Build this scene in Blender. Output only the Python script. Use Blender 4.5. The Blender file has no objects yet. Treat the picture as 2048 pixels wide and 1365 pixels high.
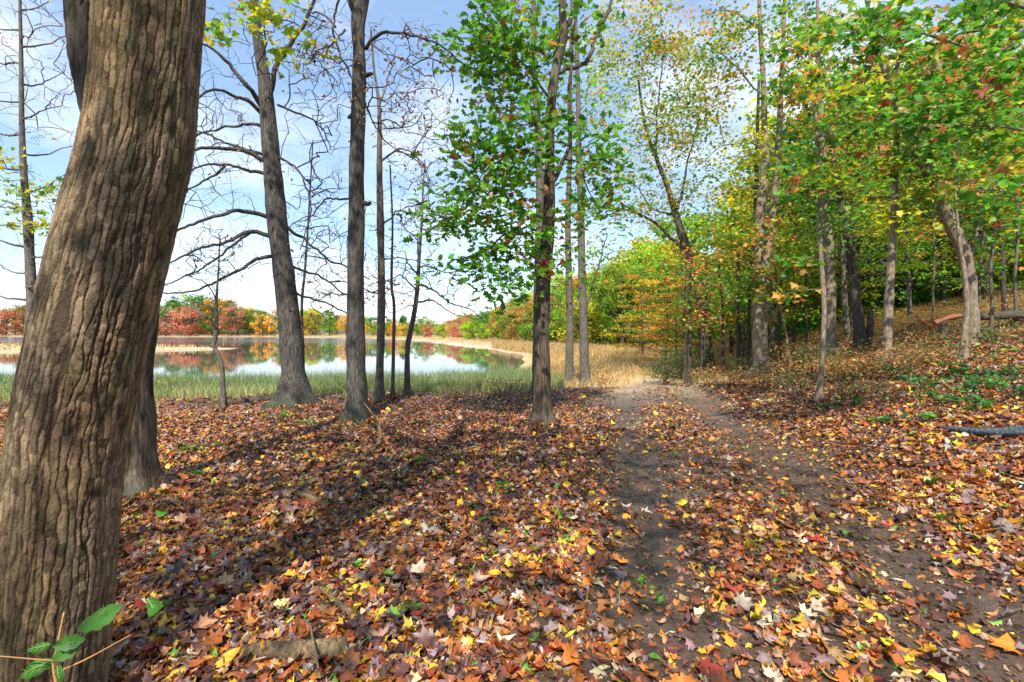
import bpy, math, random
import numpy as np

rng = np.random.default_rng(11)
random.seed(11)
F = 967.0          # focal length in pixels of the 2048 px wide photograph
HZ = 660.0         # row of the horizon
CH = 1.5           # eye height above the ground under the camera
ZW = -0.9          # water level
scene = bpy.context.scene
COL = scene.collection


# ------------------------------------------------------------------ basics
def sstep(a, b, x):
    t = np.clip((np.asarray(x, float) - a) / (b - a), 0, 1)
    return t * t * (3 - 2 * t)


def tag(o, label=None, cat=None, group=None, kind=None):
    if label: o['label'] = label
    if cat: o['category'] = cat
    if group: o['group'] = group
    if kind: o['kind'] = kind
    return o


def empty(name, loc, label, cat, group=None):
    o = bpy.data.objects.new(name, None)
    o.empty_display_size = 0.2
    COL.objects.link(o)
    o.location = loc
    return tag(o, label, cat, group)


def mesh_np(name, verts, faces, mat, colors=None, smooth=False, uvs=None):
    """verts (N,3); faces: list of int arrays (M,k)"""
    me = bpy.data.meshes.new(name)
    verts = np.ascontiguousarray(verts, np.float32)
    me.vertices.add(len(verts))
    me.vertices.foreach_set('co', verts.ravel())
    if not isinstance(faces, (list, tuple)): faces = [faces]
    faces = [np.asarray(f, np.int32) for f in faces if len(f)]
    loops = np.concatenate([f.ravel() for f in faces])
    sizes = np.concatenate([np.full(len(f), f.shape[1], np.int32) for f in faces])
    starts = np.concatenate([[0], np.cumsum(sizes)[:-1]]).astype(np.int32)
    me.loops.add(len(loops))
    me.loops.foreach_set('vertex_index', loops)
    me.polygons.add(len(sizes))
    me.polygons.foreach_set('loop_start', starts)
    me.polygons.foreach_set('loop_total', sizes)
    if smooth:
        me.polygons.foreach_set('use_smooth', np.ones(len(sizes), bool))
    if colors is not None:
        at = me.color_attributes.new('tint', 'FLOAT_COLOR', 'POINT')
        c = np.ones((len(verts), 4), np.float32)
        c[:, :3] = colors
        at.data.foreach_set('color', c.ravel())
    me.update(calc_edges=True)
    me.validate()
    for m in (mat if isinstance(mat, (list, tuple)) else [mat]):
        me.materials.append(m)
    return me


def link(name, me, parent=None):
    o = bpy.data.objects.new(name, me)
    COL.objects.link(o)
    if parent is not None: o.parent = parent
    return o


# smooth value noise, tileable in the first axis when wrap is given
class VNoise:
    def __init__(self, n0, n1, seed):
        self.g = np.random.default_rng(seed).random((n0, n1))
        self.n0, self.n1 = n0, n1

    def __call__(self, u, v):
        u = np.asarray(u, float); v = np.asarray(v, float)
        iu = np.floor(u).astype(int); iv = np.floor(v).astype(int)
        fu = u - iu; fv = v - iv
        fu = fu * fu * (3 - 2 * fu); fv = fv * fv * (3 - 2 * fv)
        a = self.g[iu % self.n0, iv % self.n1]; b = self.g[(iu + 1) % self.n0, iv % self.n1]
        c = self.g[iu % self.n0, (iv + 1) % self.n1]; d = self.g[(iu + 1) % self.n0, (iv + 1) % self.n1]
        return (a * (1 - fu) + b * fu) * (1 - fv) + (c * (1 - fu) + d * fu) * fv


N2 = VNoise(256, 256, 5)


def noise2(x, y, s=1.0, o=0.0):
    return N2(np.asarray(x) * s + 91.3 + o, np.asarray(y) * s + 47.7 + o * 1.7)


def fbm2(x, y, s=1.0, o=0.0):
    return (noise2(x, y, s, o) + 0.5 * noise2(x, y, s * 2.1, o + 9) + 0.25 * noise2(x, y, s * 4.3, o + 21)) / 1.75


# ------------------------------------------------------------------ terrain
LAKE = np.array([(-500, 30), (-120, 24), (-34, 21.5), (-12, 21), (-4, 22), (-0.6, 24), (0.3, 29), (1.2, 38), (1.0, 46), (-2.0, 56),
                 (-7, 68), (-13, 84), (-22, 108), (-48, 138), (-72, 150), (-104, 151), (-150, 156), (-230, 175), (-330, 250), (-520, 300)], float)
SPIT = np.array([(-90, 50), (-60, 47), (-46, 50), (-38, 55), (-32.5, 60), (-37, 63.5), (-44, 66), (-60, 70), (-95, 74)], float)


def poly_sd(P, x, y):
    """signed distance, negative inside"""
    x = np.asarray(x, float); y = np.asarray(y, float)
    d = np.full(x.shape, 1e18); ins = np.zeros(x.shape, bool)
    n = len(P)
    for i in range(n):
        ax, ay = P[i]; bx, by = P[(i + 1) % n]
        ex, ey = bx - ax, by - ay
        t = np.clip(((x - ax) * ex + (y - ay) * ey) / (ex * ex + ey * ey), 0, 1)
        d = np.minimum(d, (x - ax - t * ex) ** 2 + (y - ay - t * ey) ** 2)
        c = (ay > y) != (by > y)
        with np.errstate(divide='ignore', invalid='ignore'):
            xi = ax + (y - ay) * ex / np.where(ey == 0, 1e-9, ey)
        ins ^= c & (x < xi)
    d = np.sqrt(d)
    return np.where(ins, -d, d)


def land_sd(x, y):
    """distance from the water, positive on land"""
    wob = (fbm2(x, y, 0.21, 3) - 0.5) * np.clip(np.asarray(y) * 0.03, 0.5, 4.0)
    a = poly_sd(LAKE, x, y); b = -poly_sd(SPIT, x, y) * 1.0
    return np.maximum(a, b) + wob


def xp(y):
    return 1.35 + 0.40 * np.asarray(y, float)


def path_x(y):
    return 0.78 + 0.245 * np.asarray(y, float) + 0.12 * np.sin(np.asarray(y) * 0.45)


def near_z(x, y):
    s = np.asarray(x) - xp(y) - 0.15 * np.sin(np.asarray(y) * 0.9)
    k = 0.5
    sp = k * np.log1p(np.exp(np.clip(s / k, -40, 40)))
    hill = 5.5 * (1 - np.exp(-0.335 * sp / 5.5))
    un = 0.10 * (fbm2(x, y, 0.45, 1) - 0.5) + 0.05 * (noise2(x, y, 1.7, 7) - 0.5)
    left = -0.012 * np.clip(-np.asarray(x) - 1, 0, 12)
    return hill + un + left


def rut(x, y):
    px = path_x(y)
    w = 0.36 + 0.12 * noise2(x, y, 0.9, 31)
    a = np.exp(-((x - px + 0.78) / w) ** 2) + np.exp(-((x - px - 0.78) / w) ** 2)
    return a * (1 - sstep(17, 22, y))


def terr(x, y):
    x = np.asarray(x, float); y = np.asarray(y, float)
    sd = land_sd(x, y)
    nz = near_z(x, y) - 0.075 * rut(x, y)
    marsh = ZW + 0.03 + np.clip(sd * 0.05, -2, 0.30) + np.clip(sd - 12, 0, 90) * 0.055 * sstep(50, 80, y) + 0.05 * (fbm2(x, y, 0.3, 13) - 0.5)
    s = x - xp(y)
    drop = sstep(10.8, 18.5, y - 0.12 * np.clip(x, -20, 10)) * (1 - sstep(-2.5, 2.0, s))
    rise = sstep(45, 110, y) * sstep(8, 40, sd)
    z = nz * (1 - drop) + marsh * drop
    far_right = sstep(2, 12, s) * sstep(26, 60, y)
    z = z + far_right * 0.0
    bed = ZW - 0.12 * np.clip(-sd, 0, 6)
    return np.where(sd < 0, np.minimum(bed, z), z)


def P(px, py, d):
    return np.array([(px - 1024.0) / F * d, d, CH + (HZ - py) / F * d])


def ground_at(px, py):
    ds = np.concatenate([np.linspace(1.2, 40, 3000), np.linspace(40.02, 400, 4000)])
    X = (px - 1024) / F * ds; Z = CH + (HZ - py) / F * ds
    h = terr(X, ds)
    k = int(np.argmax(Z < h))
    return np.array([X[k], ds[k], h[k]])


# ------------------------------------------------------------------ materials
def new_mat(name):
    m = bpy.data.materials.new(name)
    m.use_nodes = True
    nt = m.node_tree
    for n in list(nt.nodes):
        nt.nodes.remove(n)
    out = nt.nodes.new('ShaderNodeOutputMaterial')
    return m, nt, out


def nd(nt, typ, **kw):
    n = nt.nodes.new(typ)
    for k, v in kw.items():
        if k.startswith('i_'):
            n.inputs[k[2:].replace('_', ' ')].default_value = v
        else:
            setattr(n, k, v)
    return n


def ramp(nt, stops, interp='LINEAR'):
    r = nt.nodes.new('ShaderNodeValToRGB')
    e = r.color_ramp.elements
    r.color_ramp.interpolation = interp
    while len(e) < len(stops): e.new(0.5)
    for el, (p, c) in zip(e, stops):
        el.position = p
        el.color = (*c, 1) if len(c) == 3 else c
    return r


def mix(nt, blend, fac, a, b):
    n = nt.nodes.new('ShaderNodeMix')
    n.data_type = 'RGBA'; n.blend_type = blend
    for sock, v in ((n.inputs[0], fac), (n.inputs[6], a), (n.inputs[7], b)):
        if hasattr(v, 'is_linked') or hasattr(v, 'links'):
            nt.links.new(v, sock)
        elif isinstance(v, (int, float)):
            sock.default_value = v
        else:
            sock.default_value = (*v, 1)
    return n.outputs[2]


def leaf_material(name, trans=0.35, rough=0.5, spec=0.35, objcol=False):
    m, nt, out = new_mat(name)
    at = nd(nt, 'ShaderNodeAttribute', attribute_name='tint')
    col = at.outputs['Color']
    if objcol:
        oi = nd(nt, 'ShaderNodeObjectInfo')
        col = mix(nt, 'MULTIPLY', 1.0, col, oi.outputs['Color'])
    tc = nd(nt, 'ShaderNodeTexCoord')
    ns = nd(nt, 'ShaderNodeTexNoise'); ns.inputs['Scale'].default_value = 34.0; ns.inputs['Detail'].default_value = 3
    nt.links.new(tc.outputs['Object'], ns.inputs['Vector'])
    rp = ramp(nt, [(0.28, (0.50, 0.44, 0.38)), (0.46, (0.95, 0.93, 0.9)), (0.72, (1.2, 1.17, 1.12))])
    nt.links.new(ns.outputs['Fac'], rp.inputs['Fac'])
    col = mix(nt, 'MULTIPLY', 1.0, col, rp.outputs['Color'])
    b = nd(nt, 'ShaderNodeBsdfPrincipled')
    b.inputs['Roughness'].default_value = rough
    b.inputs['Specular IOR Level'].default_value = spec
    nt.links.new(col, b.inputs['Base Color'])
    if trans > 0:
        t = nd(nt, 'ShaderNodeBsdfTranslucent')
        tcol = mix(nt, 'MULTIPLY', 1.0, col, (1.3, 1.2, 0.9))
        nt.links.new(tcol, t.inputs['Color'])
        mx = nd(nt, 'ShaderNodeMixShader'); mx.inputs[0].default_value = trans
        nt.links.new(b.outputs[0], mx.inputs[1]); nt.links.new(t.outputs[0], mx.inputs[2])
        nt.links.new(mx.outputs[0], out.inputs['Surface'])
    else:
        nt.links.new(b.outputs[0], out.inputs['Surface'])
    return m


def bark_material(name, dark, light, patch, scale=1.0, stretch=0.14, bump=0.5, patch_amt=0.5, moss=None):
    m, nt, out = new_mat(name)
    tc = nd(nt, 'ShaderNodeTexCoord')
    mp = nd(nt, 'ShaderNodeMapping'); mp.inputs['Scale'].default_value = (scale, scale, scale * stretch)
    nt.links.new(tc.outputs['Object'], mp.inputs['Vector'])
    n1 = nd(nt, 'ShaderNodeTexNoise'); n1.inputs['Scale'].default_value = 38; n1.inputs['Detail'].default_value = 6; n1.inputs['Roughness'].default_value = 0.65
    nt.links.new(mp.outputs[0], n1.inputs['Vector'])
    v1 = nd(nt, 'ShaderNodeTexVoronoi'); v1.inputs['Scale'].default_value = 24; v1.feature = 'DISTANCE_TO_EDGE'
    wv = mix(nt, 'LINEAR_LIGHT', 0.04, mp.outputs[0], n1.outputs['Color'])
    nt.links.new(wv, v1.inputs['Vector'])
    r1 = ramp(nt, [(0.36, dark), (0.66, light)])
    nt.links.new(n1.outputs['Fac'], r1.inputs['Fac'])
    rv = ramp(nt, [(0.0, (0.55, 0.52, 0.50)), (0.22, (1, 1, 1))])
    nt.links.new(v1.outputs['Distance'], rv.inputs['Fac'])
    col = mix(nt, 'MULTIPLY', 0.8, r1.outputs['Color'], rv.outputs['Color'])
    n2 = nd(nt, 'ShaderNodeTexNoise'); n2.inputs['Scale'].default_value = 2.6; n2.inputs['Detail'].default_value = 5; n2.inputs['Roughness'].default_value = 0.6
    mp2 = nd(nt, 'ShaderNodeMapping'); mp2.inputs['Scale'].default_value = (1, 1, 0.6)
    nt.links.new(tc.outputs['Object'], mp2.inputs['Vector']); nt.links.new(mp2.outputs[0], n2.inputs['Vector'])
    r2 = ramp(nt, [(0.50, (0, 0, 0)), (0.64, (1, 1, 1))])
    nt.links.new(n2.outputs['Fac'], r2.inputs['Fac'])
    ml = nd(nt, 'ShaderNodeMath', operation='MULTIPLY'); ml.inputs[1].default_value = patch_amt
    nt.links.new(r2.outputs['Color'], ml.inputs[0])
    col = mix(nt, 'MIX', ml.outputs[0], col, patch)
    if moss:
        # moss creeping up from the base (local z is height above the base)
        sx = nd(nt, 'ShaderNodeSeparateXYZ'); nt.links.new(tc.outputs['Object'], sx.inputs[0])
        mr = nd(nt, 'ShaderNodeMapRange'); mr.inputs['From Min'].default_value = 0.0; mr.inputs['From Max'].default_value = moss[1]
        mr.inputs['To Min'].default_value = 1.0; mr.inputs['To Max'].default_value = 0.0
        nt.links.new(sx.outputs['Z'], mr.inputs['Value'])
        n3 = nd(nt, 'ShaderNodeTexNoise'); n3.inputs['Scale'].default_value = 14; n3.inputs['Detail'].default_value = 6; n3.inputs['Roughness'].default_value = 0.75
        nt.links.new(tc.outputs['Object'], n3.inputs['Vector'])
        sm = nd(nt, 'ShaderNodeMath', operation='ADD'); n3r = nd(nt, 'ShaderNodeMapRange'); n3r.inputs['From Min'].default_value = 0.3; n3r.inputs['From Max'].default_value = 0.7; n3r.inputs['To Min'].default_value = -0.35; n3r.inputs['To Max'].default_value = 0.4
        nt.links.new(n3.outputs['Fac'], n3r.inputs['Value'])
        nt.links.new(mr.outputs[0], sm.inputs[0]); nt.links.new(n3r.outputs[0], sm.inputs[1])
        r3 = ramp(nt, [(0.70, (0, 0, 0)), (1.0, (0.85, 0.85, 0.85))])
        nt.links.new(sm.outputs[0], r3.inputs['Fac'])
        col = mix(nt, 'MIX', r3.outputs['Color'], col, moss[0])
    b = nd(nt, 'ShaderNodeBsdfPrincipled'); b.inputs['Roughness'].default_value = 0.88; b.inputs['Specular IOR Level'].default_value = 0.2
    nt.links.new(col, b.inputs['Base Color'])
    ad = nd(nt, 'ShaderNodeMath', operation='MULTIPLY_ADD')
    nt.links.new(v1.outputs['Distance'], ad.inputs[0]); ad.inputs[1].default_value = 1.2
    nt.links.new(n1.outputs['Fac'], ad.inputs[2])
    bp = nd(nt, 'ShaderNodeBump'); bp.inputs['Strength'].default_value = bump; bp.inputs['Distance'].default_value = 0.03
    nt.links.new(ad.outputs[0], bp.inputs['Height'])
    nt.links.new(bp.outputs[0], b.inputs['Normal'])
    nt.links.new(b.outputs[0], out.inputs['Surface'])
    return m


M = {}
M['leaf'] = leaf_material('leaf_blade', 0.48, 0.5, 0.35)
M['farleaf'] = leaf_material('far_leaf_blade', 0.48, 0.6, 0.2, objcol=True)
M['litter'] = leaf_material('fallen_leaf_blade', 0.12, 0.42, 0.45)
M['grass'] = leaf_material('grass_blade', 0.30, 0.55, 0.25)
M['bark_brown'] = bark_material('furrowed_brown_bark', (0.03, 0.021, 0.015), (0.20, 0.15, 0.105), (0.22, 0.23, 0.17), 1.0, 0.12, 0.7, 0.35)
M['bark_grey'] = bark_material('grey_bark', (0.03, 0.028, 0.026), (0.165, 0.15, 0.132), (0.05, 0.046, 0.042), 1.1, 0.16, 0.55, 0.55, moss=((0.035, 0.065, 0.014), 0.55))
M['bark_smooth'] = bark_material('smooth_grey_bark', (0.07, 0.06, 0.05), (0.19, 0.165, 0.135), (0.15, 0.13, 0.11), 0.7, 0.35, 0.25, 0.6)
M['bark_pale'] = bark_material('pale_tan_sunlit_bark', (0.15, 0.115, 0.08), (0.34, 0.275, 0.20), (0.20, 0.17, 0.13), 0.7, 0.35, 0.25, 0.5)  # pale stems' own tan, plus the sunlit look painted into lit trunks
M['bark_dark'] = bark_material('dark_bark', (0.04, 0.032, 0.026), (0.13, 0.105, 0.085), (0.09, 0.08, 0.06), 1.0, 0.2, 0.5, 0.4)
M['wood_old'] = bark_material('weathered_wood', (0.09, 0.055, 0.03), (0.40, 0.28, 0.16), (0.20, 0.17, 0.08), 1.4, 0.5, 0.6, 0.5)
M['wood_wet'] = bark_material('wet_blue_grey_wood', (0.035, 0.045, 0.052), (0.20, 0.26, 0.30), (0.04, 0.045, 0.045), 1.4, 0.5, 0.6, 0.4)
M['wood_red'] = bark_material('torn_red_wood', (0.20, 0.07, 0.03), (0.50, 0.24, 0.12), (0.10, 0.07, 0.05), 1.4, 0.5, 0.6, 0.4)
M['fence_wood'] = bark_material('pale_fence_wood', (0.45, 0.40, 0.33), (0.65, 0.60, 0.52), (0.4, 0.36, 0.3), 1.0, 0.5, 0.2, 0.3)

# ------------------------------------------------------------------ leaves
def fan(half):
    """outline from a half outline (right side, base to tip) -> verts (k,2) with the centre last, triangles"""
    R = list(half); L = [(-x, y) for x, y in half[1:-1]][::-1]
    o = R + L
    k = len(o)
    c = (0.0, float(np.mean([p[1] for p in o])))
    v = np.array(o + [c], float)
    t = np.array([(k, i, (i + 1) % k) for i in range(k)], np.int32)
    return v, t


T_MAPLE = fan([(0, 0), (0.20, -0.06), (0.19, 0.10), (0.50, 0.20), (0.36, 0.34), (0.54, 0.60), (0.27, 0.52), (0.19, 0.66), (0, 1.0)])
T_OAK = fan([(0, 0), (0.07, 0.12), (0.24, 0.20), (0.13, 0.34), (0.33, 0.50), (0.17, 0.58), (0.26, 0.80), (0.10, 0.84), (0, 1.0)])
T_OVAL = fan([(0, 0), (0.19, 0.22), (0.25, 0.5), (0.15, 0.8), (0, 1.0)])
T_STAR = fan([(0, 0), (0.36, 0.12), (0.24, 0.36), (0.40, 0.62), (0.15, 0.66), (0, 1.0)])
T_TORN = fan([(0, 0), (0.16, 0.05), (0.34, 0.22), (0.22, 0.42), (0.30, 0.66), (0.10, 0.78), (0, 0.82)])
T_LONG = fan([(0, 0), (0.10, 0.2), (0.15, 0.5), (0.09, 0.8), (0, 1.0)])
T_RHOMB = (np.array([(0, 0), (0.32, 0.45), (0, 1.0), (-0.32, 0.45)], float), np.array([(0, 1, 2), (0, 2, 3)], np.int32))


def leaves(pos, nrm, fwd, size, template, color, curl=0.25, r=rng):
    """one small bent blade per row; returns verts, tris, per-vertex colours"""
    tv, tf = template
    n = len(pos); k = len(tv)
    nrm = nrm / np.maximum(np.linalg.norm(nrm, axis=1, keepdims=True), 1e-6)
    rgt = np.cross(fwd, nrm); rgt /= np.maximum(np.linalg.norm(rgt, axis=1, keepdims=True), 1e-6)
    fw = np.cross(nrm, rgt)
    x = tv[None, :, 0]; y = tv[None, :, 1] - 0.5
    a = r.normal(0, curl, (n, 1)); b = r.normal(0, curl * 1.3, (n, 1)); c = r.normal(0, curl * 0.8, (n, 1))
    z = (a + 0.15 * np.sign(a)) * np.abs(x) + b * y * y * 1.6 + c * x * y * 2
    wx = r.uniform(0.8, 1.15, (n, 1))
    V = pos[:, None, :] + size[:, None, None] * (rgt[:, None, :] * (x * wx)[..., None] + fw[:, None, :] * np.broadcast_to(y, (n, k))[..., None] + nrm[:, None, :] * z[..., None])
    T = (tf[None] + (np.arange(n) * k)[:, None, None]).reshape(-1, 3)
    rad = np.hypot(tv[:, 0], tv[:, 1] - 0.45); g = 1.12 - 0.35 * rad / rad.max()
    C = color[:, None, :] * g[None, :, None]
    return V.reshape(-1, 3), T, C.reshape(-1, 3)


def join(parts):
    Vs, Ts, Cs = [], [], []
    o = 0
    for v, t, c in parts:
        Vs.append(v); Ts.append(t + o); Cs.append(c); o += len(v)
    return np.concatenate(Vs), np.concatenate(Ts), np.concatenate(Cs)


def pick(n, palette, r=rng, jit=0.18):
    cols = np.array([p[1] for p in palette], float); w = np.array([p[0] for p in palette], float)
    i = r.choice(len(cols), n, p=w / w.sum())
    c = cols[i] * np.exp(r.normal(0, jit, (n, 1))) * np.exp(r.normal(0, jit * 0.45, (n, 3)))
    return np.clip(c, 0.003, 0.9)


PAL_GREEN = [(w_, tuple(min(0.8, 1.2 * q_) for q_ in c_)) for w_, c_ in [(5, (0.055, 0.17, 0.022)), (4, (0.09, 0.26, 0.03)), (2, (0.15, 0.33, 0.035)), (1, (0.04, 0.12, 0.03))]]
PAL_OAK = [(w_, tuple(min(0.8, 1.2 * q_) for q_ in c_)) for w_, c_ in [(5, (0.065, 0.19, 0.02)), (5, (0.10, 0.27, 0.025)), (3, (0.17, 0.34, 0.035)), (0.7, (0.34, 0.17, 0.05)), (0.12, (0.32, 0.08, 0.04))]]
PAL_YG = [(w_, tuple(min(0.8, 1.2 * q_) for q_ in c_)) for w_, c_ in [(4, (0.26, 0.36, 0.03)), (4, (0.42, 0.42, 0.03)), (2, (0.13, 0.30, 0.03)), (1, (0.60, 0.44, 0.03))]]
PAL_YEL = [(w_, tuple(min(0.8, 1.2 * q_) for q_ in c_)) for w_, c_ in [(5, (0.62, 0.47, 0.03)), (3, (0.50, 0.44, 0.03)), (2, (0.68, 0.38, 0.03)), (1, (0.25, 0.33, 0.03))]]
PAL_GOLD = [(w_, tuple(min(0.8, 1.2 * q_) for q_ in c_)) for w_, c_ in [(5, (0.50, 0.34, 0.03)), (3, (0.42, 0.36, 0.03)), (3, (0.55, 0.25, 0.03)), (2, (0.18, 0.25, 0.03)), (1, (0.45, 0.15, 0.03))]]
PAL_ORANGE = [(w_, tuple(min(0.8, 1.2 * q_) for q_ in c_)) for w_, c_ in [(5, (0.60, 0.26, 0.05)), (3, (0.62, 0.36, 0.05)), (3, (0.50, 0.17, 0.05)), (1, (0.4, 0.3, 0.04))]]
PAL_RUST = [(4, (0.42, 0.17, 0.06)), (3, (0.30, 0.12, 0.05)), (2, (0.5, 0.26, 0.08))]
PAL_MIXR = [(w_, tuple(min(0.8, 1.2 * q_) for q_ in c_)) for w_, c_ in [(5, (0.08, 0.24, 0.03)), (4, (0.16, 0.34, 0.03)), (2.5, (0.38, 0.40, 0.03)), (1.2, (0.50, 0.24, 0.06)), (0.3, (0.38, 0.09, 0.05)), (1, (0.05, 0.15, 0.03))]]
PAL_RED = [(4, (0.45, 0.06, 0.06)), (2, (0.5, 0.12, 0.10))]


# ------------------------------------------------------------------ tubes
def tube(pts, rad, sides, cap=True):
    pts = np.asarray(pts, float); rad = np.asarray(rad, float)
    n = len(pts)
    t = np.gradient(pts, axis=0)
    t /= np.maximum(np.linalg.norm(t, axis=1, keepdims=True), 1e-9)
    md = np.abs(t.mean(axis=0))
    ref = np.zeros(3); ref[int(np.argmin(md))] = 1
    u = np.cross(t, ref); u /= np.maximum(np.linalg.norm(u, axis=1, keepdims=True), 1e-9)
    w = np.cross(t, u)
    a = np.arange(sides) * 2 * np.pi / sides
    V = pts[:, None] + rad[:, None, None] * (u[:, None] * np.cos(a)[None, :, None] + w[:, None] * np.sin(a)[None, :, None])
    V = V.reshape(-1, 3)
    i = np.arange(n - 1)[:, None] * sides; j = np.arange(sides)[None]; j2 = (j + 1) % sides
    Q = np.stack([i + j, i + j2, i + sides + j2, i + sides + j], -1).reshape(-1, 4)
    T = np.zeros((0, 3), np.int32)
    if cap:
        V = np.vstack([V, pts[-1:] + t[-1:] * rad[-1] * 0.3, pts[:1]])
        e = (n - 1) * sides
        T = np.concatenate([np.stack([e + np.arange(sides), e + (np.arange(sides) + 1) % sides, np.full(sides, n * sides)], -1),
                            np.stack([(np.arange(sides) + 1) % sides, np.arange(sides), np.full(sides, n * sides + 1)], -1)])
    return V, Q, T


def tubes_mesh(name, chains, mat, base, roots=None):
    Vs, Qs, Ts, o = [], [], [], 0
    for pts, rad, sides in chains:
        V, Q, T = tube(pts, rad, sides)
        if roots is not None and sides >= 14:
            # spreading root lobes at the foot and uneven girth further up
            k = len(pts) * sides
            c = np.repeat(pts, sides, 0); an = np.tile(np.arange(sides) * 2 * np.pi / sides, len(pts))
            z = c[:, 2] - pts[0][2] - 0.1
            n_l = int(roots.integers(4, 7)); ph = roots.uniform(0, 6.28)
            lobe = 0.5 + 0.5 * np.cos(n_l * an + ph + 0.7 * np.sin(an * 2 + ph))
            g = 1 + 1.0 * (lobe - 0.22) * np.exp(-np.clip(z, 0, None) / 0.16) + 0.16 * (N2(an * 1.3 + ph, z * 2.2) - 0.5) * np.sin(an * 0.5) + 0.10 * (N2(an * 0 + ph * 3, z * 3.0) - 0.5)
            V[:k] = c + (V[:k] - c) * g[:, None]
        Vs.append(V); Qs.append(Q + o); Ts.append(T + o); o += len(V)
    V = np.concatenate(Vs) - base
    return mesh_np(name, V, [np.concatenate(Qs), np.concatenate(Ts)], mat, smooth=True)


def smooth_path(pts, rad, step):
    """Catmull-Rom resample"""
    pts = np.asarray(pts, float); rad = np.asarray(rad, float)
    if len(pts) == 2:
        n = max(2, int(np.linalg.norm(pts[1] - pts[0]) / step) + 1)
        t = np.linspace(0, 1, n)[:, None]
        return pts[0] * (1 - t) + pts[1] * t, rad[0] * (1 - t[:, 0]) + rad[1] * t[:, 0]
    Pp = np.vstack([2 * pts[0] - pts[1], pts, 2 * pts[-1] - pts[-2]])
    out, ro = [], []
    for i in range(len(pts) - 1):
        p0, p1, p2, p3 = Pp[i:i + 4]
        n = max(1, int(math.ceil(np.linalg.norm(p2 - p1) / step)))
        for k in range(n):
            t = k / n
            out.append(0.5 * ((2 * p1) + (-p0 + p2) * t + (2 * p0 - 5 * p1 + 4 * p2 - p3) * t * t + (-p0 + 3 * p1 - 3 * p2 + p3) * t ** 3))
            ro.append(rad[i] * (1 - t) + rad[i + 1] * t)
    out.append(pts[-1]); ro.append(rad[-1])
    return np.array(out), np.array(ro)


# ------------------------------------------------------------------ trees
class Tree:
    """trunk and limbs from given lines, twigs grown towards target points"""
    def __init__(self, seed):
        self.r = np.random.default_rng(seed)
        self.pos = np.zeros((80000, 3)); self.par = np.full(80000, -1, int)
        self.tip = np.zeros(80000); self.n = 0
        self.fixed = []          # (pts, rad, sides, name)
        self.targets = []

    def node(self, p, par):
        i = self.n
        self.pos[i] = p; self.par[i] = par; self.n += 1
        return i

    def line(self, pts, rad, part='trunk', step=0.12, wob=0.0, sides=14):
        p, r = smooth_path(pts, rad, step)
        if wob:
            k = len(p)
            w = np.cumsum(self.r.normal(0, wob, (k, 3)), axis=0)
            w -= np.linspace(0, 1, k)[:, None] * w[-1]
            p = p + w * np.clip(np.arange(k) / 4, 0, 1)[:, None]
        self.fixed.append((p, r, sides, part))
        for q in p[::max(1, int(0.2 / step))]:
            self.node(q, -2)
        return p

    def grow(self, targets, upbias=0.5, jit=0.05, step=0.16, droop=0.0, low=0.6):
        if len(targets) == 0: return
        P0 = self.pos[:self.n]
        d0 = np.array([np.min(np.sum((P0 - t) ** 2, 1)) for t in targets])
        for k in np.argsort(d0):
            t = np.asarray(targets[k])
            Pn = self.pos[:self.n]
            df = t - Pn
            d = np.linalg.norm(df, axis=1)
            cost = d + low * np.clip(Pn[:, 2] - t[2], 0, None)
            j = int(np.argmin(cost))
            L = d[j]
            if L < 0.008: continue
            a = Pn[j].copy()
            hor = df[j].copy(); hor[2] = 0
            mid = a + df[j] * 0.5 + np.array([0, 0, upbias * L * 0.22]) + self.r.normal(0, jit * L, 3)
            m = max(2, int(L / step) + 1)
            q = j
            for s in range(1, m + 1):
                u = s / m
                p = (1 - u) ** 2 * a + 2 * u * (1 - u) * mid + u * u * t
                p = p + self.r.normal(0, jit * 0.25 * step, 3)
                p[2] -= droop * L * u * u * 0.3
                q = self.node(p, q)
            self.targets.append((self.pos[q].copy(), df[j] / max(L, 1e-6)))

    def chains(self, r0=0.004, power=0.42, rmax=0.05):
        n = self.n
        cnt = np.zeros(n); kids = [[] for _ in range(n)]
        for i in range(n - 1, -1, -1):
            p = self.par[i]
            if p >= 0:
                cnt[i] = max(cnt[i], 1)
                kids[p].append(i)
                if self.par[p] != -2: cnt[p] += cnt[i]
        out = []
        starts = [i for i in range(n) if self.par[i] == -2 and kids[i]]
        stack = [(i, c) for i in starts for c in kids[i]]
        self.owner = []
        own = {}
        for i, c in stack: own[c] = c
        while stack:
            a, c = stack.pop()
            o_ = own[c]
            ch = [a, c]
            while kids[c]:
                ks = sorted(kids[c], key=lambda q: -cnt[q])
                for o in ks[1:]: stack.append((c, o)); own[o] = o_
                c = ks[0]; ch.append(c)
            pts = self.pos[ch]
            rad = np.minimum(r0 * np.maximum(cnt[ch], 1) ** power, rmax)
            rad[0] = min(rad[1] * 1.15, rmax * 1.1)
            # taper the last stretch
            m = len(rad); tl = np.clip((m - np.arange(m)) / min(6, m), 0.35, 1); rad = rad * tl
            self.owner.append(o_)
            out.append((pts, rad, 8 if rad[0] > 0.02 else (5 if rad[0] > 0.008 else 3)))
        return out


def _grouped(self, *a):
    d = {}
    for c, o in zip(self.chains(*a), self.owner): d.setdefault(o, []).append(c)
    return list(d.values())


Tree.grouped = _grouped


def ellip(r, n, c, s):
    """points in an ellipsoid"""
    v = r.normal(size=(n, 3)); v /= np.linalg.norm(v, axis=1, keepdims=True)
    return np.asarray(c) + v * (r.random((n, 1)) ** 0.42) * np.asarray(s)


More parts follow.
